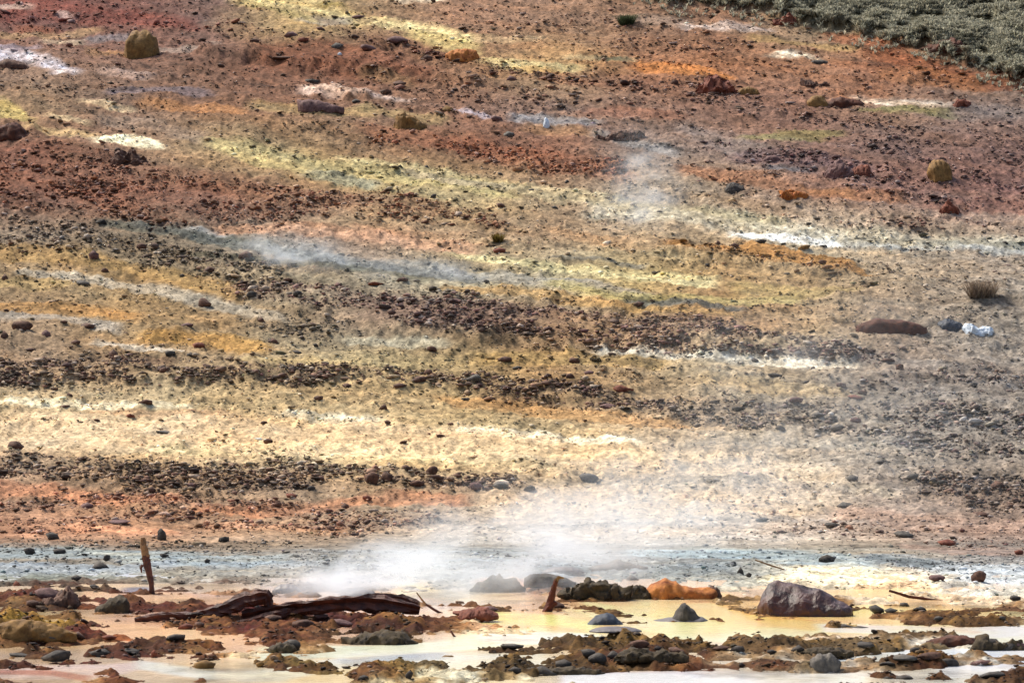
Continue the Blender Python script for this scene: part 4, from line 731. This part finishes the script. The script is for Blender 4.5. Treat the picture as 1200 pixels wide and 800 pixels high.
# ------------------------------------------------------------------ plants
def leaf_mat(name, c1, c2):
    m, t, b = mat(name); n = t.nodes; l = t.links
    a_ = n.new('ShaderNodeAttribute'); a_.attribute_name = 'col'; l.new(a_.outputs['Color'], b.inputs['Base Color'])
    b.inputs['Roughness'].default_value = .8; b.inputs['Specular IOR Level'].default_value = .1
    tr = n.new('ShaderNodeBsdfTranslucent'); l.new(a_.outputs['Color'], tr.inputs[0]); ms = n.new('ShaderNodeMixShader'); ms.inputs[0].default_value = .4
    l.new(b.outputs[0], ms.inputs[1]); l.new(tr.outputs[0], ms.inputs[2]); l.new(ms.outputs[0], n['Material Output'].inputs[0])
    return m
M['leaf'] = leaf_mat('heath_blades', 0, 0)
def blades(px_, py_, pz_, nb, ln, cols, spread, seed, wid=.012):
    r = np.random.RandomState(seed); n = len(px_) * nb
    bx = np.repeat(px_, nb); by = np.repeat(py_, nb); bz = np.repeat(pz_, nb)
    an = r.uniform(0, 2 * np.pi, n); le = ln * r.uniform(.5, 1.1, n); sp_ = spread * r.uniform(.2, 1.2, n)
    dx, dy = np.cos(an), np.sin(an); w = wid * r.uniform(.7, 1.6, n)
    b0 = np.stack([bx - dy * w, by + dx * w, bz], -1); b1 = np.stack([bx + dy * w, by - dx * w, bz], -1)
    mx_ = np.stack([bx + dx * sp_ * le * .5, by + dy * sp_ * le * .5, bz + le * .75], -1); o_ = np.stack([-dy * w, dx * w, 0 * w], -1) * .8
    tp = np.stack([bx + dx * sp_ * le * 1.1, by + dy * sp_ * le * 1.1, bz + le * .8], -1)
    co = np.stack([b0, b1, mx_ - o_, mx_ + o_, tp], 1).reshape(-1, 3)
    f_ = np.array([[0, 1, 2], [0, 2, 3], [3, 2, 4]]); fa = (f_[None] + (np.arange(n) * 5)[:, None, None]).reshape(-1, 3)
    c = np.array(cols)[r.randint(0, len(cols), n)] * r.uniform(.7, 1.25, n)[:, None]
    return co, fa, np.repeat(np.clip(c, .01, .6), 5, 0)
gu = RS.uniform(730, 1360, 60000); gv = RS.uniform(-30, 130, 60000)
jc = np.clip(np.searchsorted(ss, (gu - 600) / F), 0, NC - 1); ri = np.empty(60000, int)
for j in np.unique(jc):
    s_ = np.nonzero(jc == j)[0]; ri[s_] = np.clip(np.searchsorted(-Vm[:, j], -gv[s_]), 0, Vm.shape[0] - 1) + r0
kp = RS.uniform(0, 1, 60000) < np.maximum(gm[ri, jc] * .9, .07 * grass_mask(U[ri, jc], V[ri, jc] - 16, nzl[ri, jc])); ri, jc = ri[kp], jc[kp]
lump = fbm(X[ri, jc] / .9, Y[ri, jc] / 1.2, 81, 2); k2 = lump > -.42; ri, jc = ri[k2], jc[k2]; print('tufts', len(ri))
co, fa, cc = blades(X[ri, jc] + RS.uniform(-.1, .1, len(ri)), Y[ri, jc] + RS.uniform(-.2, .2, len(ri)), Z[ri, jc] - .02, 10, .22, [lin(c) for c in ((170, 168, 152), (186, 182, 162), (146, 146, 132), (198, 190, 166), (118, 120, 108))], 1.3, 5, .016)
link('grass', mesh_np('grass', co, fa, M['leaf'], False, cc), kind='stuff', label='grey green tussocky heath covering the bank at the top right corner', cat='grass')
def bush(u, v, w, h, cols, label, nb=260, name='shrub'):
    p, d = hit(u, v); k = d / F; r = np.random.RandomState(int(u)); n = 40
    a_ = r.uniform(0, 6.28, n); q = r.uniform(0, 1, n) ** .5 * w * k * .42
    co, fa, cc = blades(np.cos(a_) * q, np.sin(a_) * q, 0 * q, nb // 20, h * k * .95, [lin(c) for c in cols], 1.3, int(v) + 3, .008)
    o = bpy.data.objects.new(name, None); C.objects.link(o); o.location = p; o['label'] = label; o['category'] = 'plant'
    link('foliage', mesh_np('foliage', co, fa, M['leaf'], False, cc), o)
bush(735, 30, 22, 15, [(60, 72, 52), (82, 92, 66)], 'small dark green shrub alone near the top edge centre')
bush(1152, 350, 36, 26, [(150, 134, 116), (122, 106, 92)], 'faint grey brown shrub above the white broken rock at the right')
bush(583, 284, 13, 12, [(98, 84, 40), (120, 104, 52)], 'tiny olive tuft on the orange tan soil above the grey stream', 120)

# ------------------------------------------------------------------ steam from the vents
def steam(u, v, w, h, depth, density, seed, label, lean=0, scale=1.1, noise_lo=.42, noise_hi=.72, rot=0):
    p, d = hit(u, v); k = d / F; sx_, sy_, sz2 = w * k / 2, depth / 2, h * k
    m = bpy.data.materials.new('steam'); m.use_nodes = True; t = m.node_tree; n = t.nodes; l = t.links; n.clear()
    out = n.new('ShaderNodeOutputMaterial'); pv = n.new('ShaderNodeVolumePrincipled'); l.new(pv.outputs[0], out.inputs['Volume'])
    pv.inputs['Color'].default_value = (.88, .94, 1, 1); pv.inputs['Anisotropy'].default_value = .2
    tc = n.new('ShaderNodeTexCoord'); ln_ = n.new('ShaderNodeVectorMath'); ln_.operation = 'LENGTH'; l.new(tc.outputs['Object'], ln_.inputs[0])
    fo = n.new('ShaderNodeMapRange'); fo.interpolation_type = 'SMOOTHSTEP'; fo.inputs[1].default_value = 1.0; fo.inputs[2].default_value = 0; fo.inputs[3].default_value = 0; fo.inputs[4].default_value = 1
    l.new(ln_.outputs['Value'], fo.inputs[0])
    g = n.new('ShaderNodeNewGeometry'); mp = n.new('ShaderNodeMapping'); mp.inputs['Scale'].default_value = (.8, .5, 1.6); mp.inputs['Location'].default_value = (seed * 3.3, seed, 0); mp.inputs['Rotation'].default_value = (0, .35, 0)
    l.new(g.outputs['Position'], mp.inputs[0])
    nz = n.new('ShaderNodeTexNoise'); nz.inputs['Scale'].default_value = scale; nz.inputs['Detail'].default_value = 3; nz.inputs['Distortion'].default_value = .6; l.new(mp.outputs[0], nz.inputs['Vector'])
    mr = n.new('ShaderNodeMapRange'); mr.interpolation_type = 'SMOOTHSTEP'; mr.inputs[1].default_value = noise_lo; mr.inputs[2].default_value = noise_hi; mr.inputs[3].default_value = .03; l.new(nz.outputs[0], mr.inputs[0])
    mu = n.new('ShaderNodeMath'); mu.operation = 'MULTIPLY'; l.new(fo.outputs[0], mu.inputs[0]); l.new(mr.outputs[0], mu.inputs[1])
    m2 = n.new('ShaderNodeMath'); m2.operation = 'MULTIPLY'; m2.inputs[1].default_value = density; l.new(mu.outputs[0], m2.inputs[0]); l.new(m2.outputs[0], pv.inputs['Density'])
    me = mesh_np('steam', I3, F3, None, True); me.materials.append(m)
    o = link('steam', me, None, (p.x, p.y, p.z + sz2 * .3), (0, rot, 0), (sx_, sy_, sz2 * .85), label, 'steam', None, 'stuff')
    return o
steam(425, 694, 330, 60, 4, 1.9, 1, 'densest white steam rising right behind the fallen log', rot=-.1)
steam(610, 690, 520, 130, 5, 1.15, 2, 'broad bluish white plume drifting right from the log over the grey flat', rot=-.16)
steam(780, 650, 460, 150, 7, .36, 3, 'thin upper part of the plume over the cream slope right of centre', rot=-.2)
steam(345, 312, 170, 36, 7, .8, 4, 'low wisp of steam over the grey stream in the middle left', rot=.08)
steam(500, 330, 260, 34, 7, .16, 8, 'faint trailing end of the wisp over the grey stream', rot=.08)
steam(752, 272, 130, 130, 6, .36, 5, 'faint column of steam in the upper centre right', rot=-.1)
steam(960, 600, 620, 330, 14, .045, 6, 'thin veil of steam over the right side of the slope')
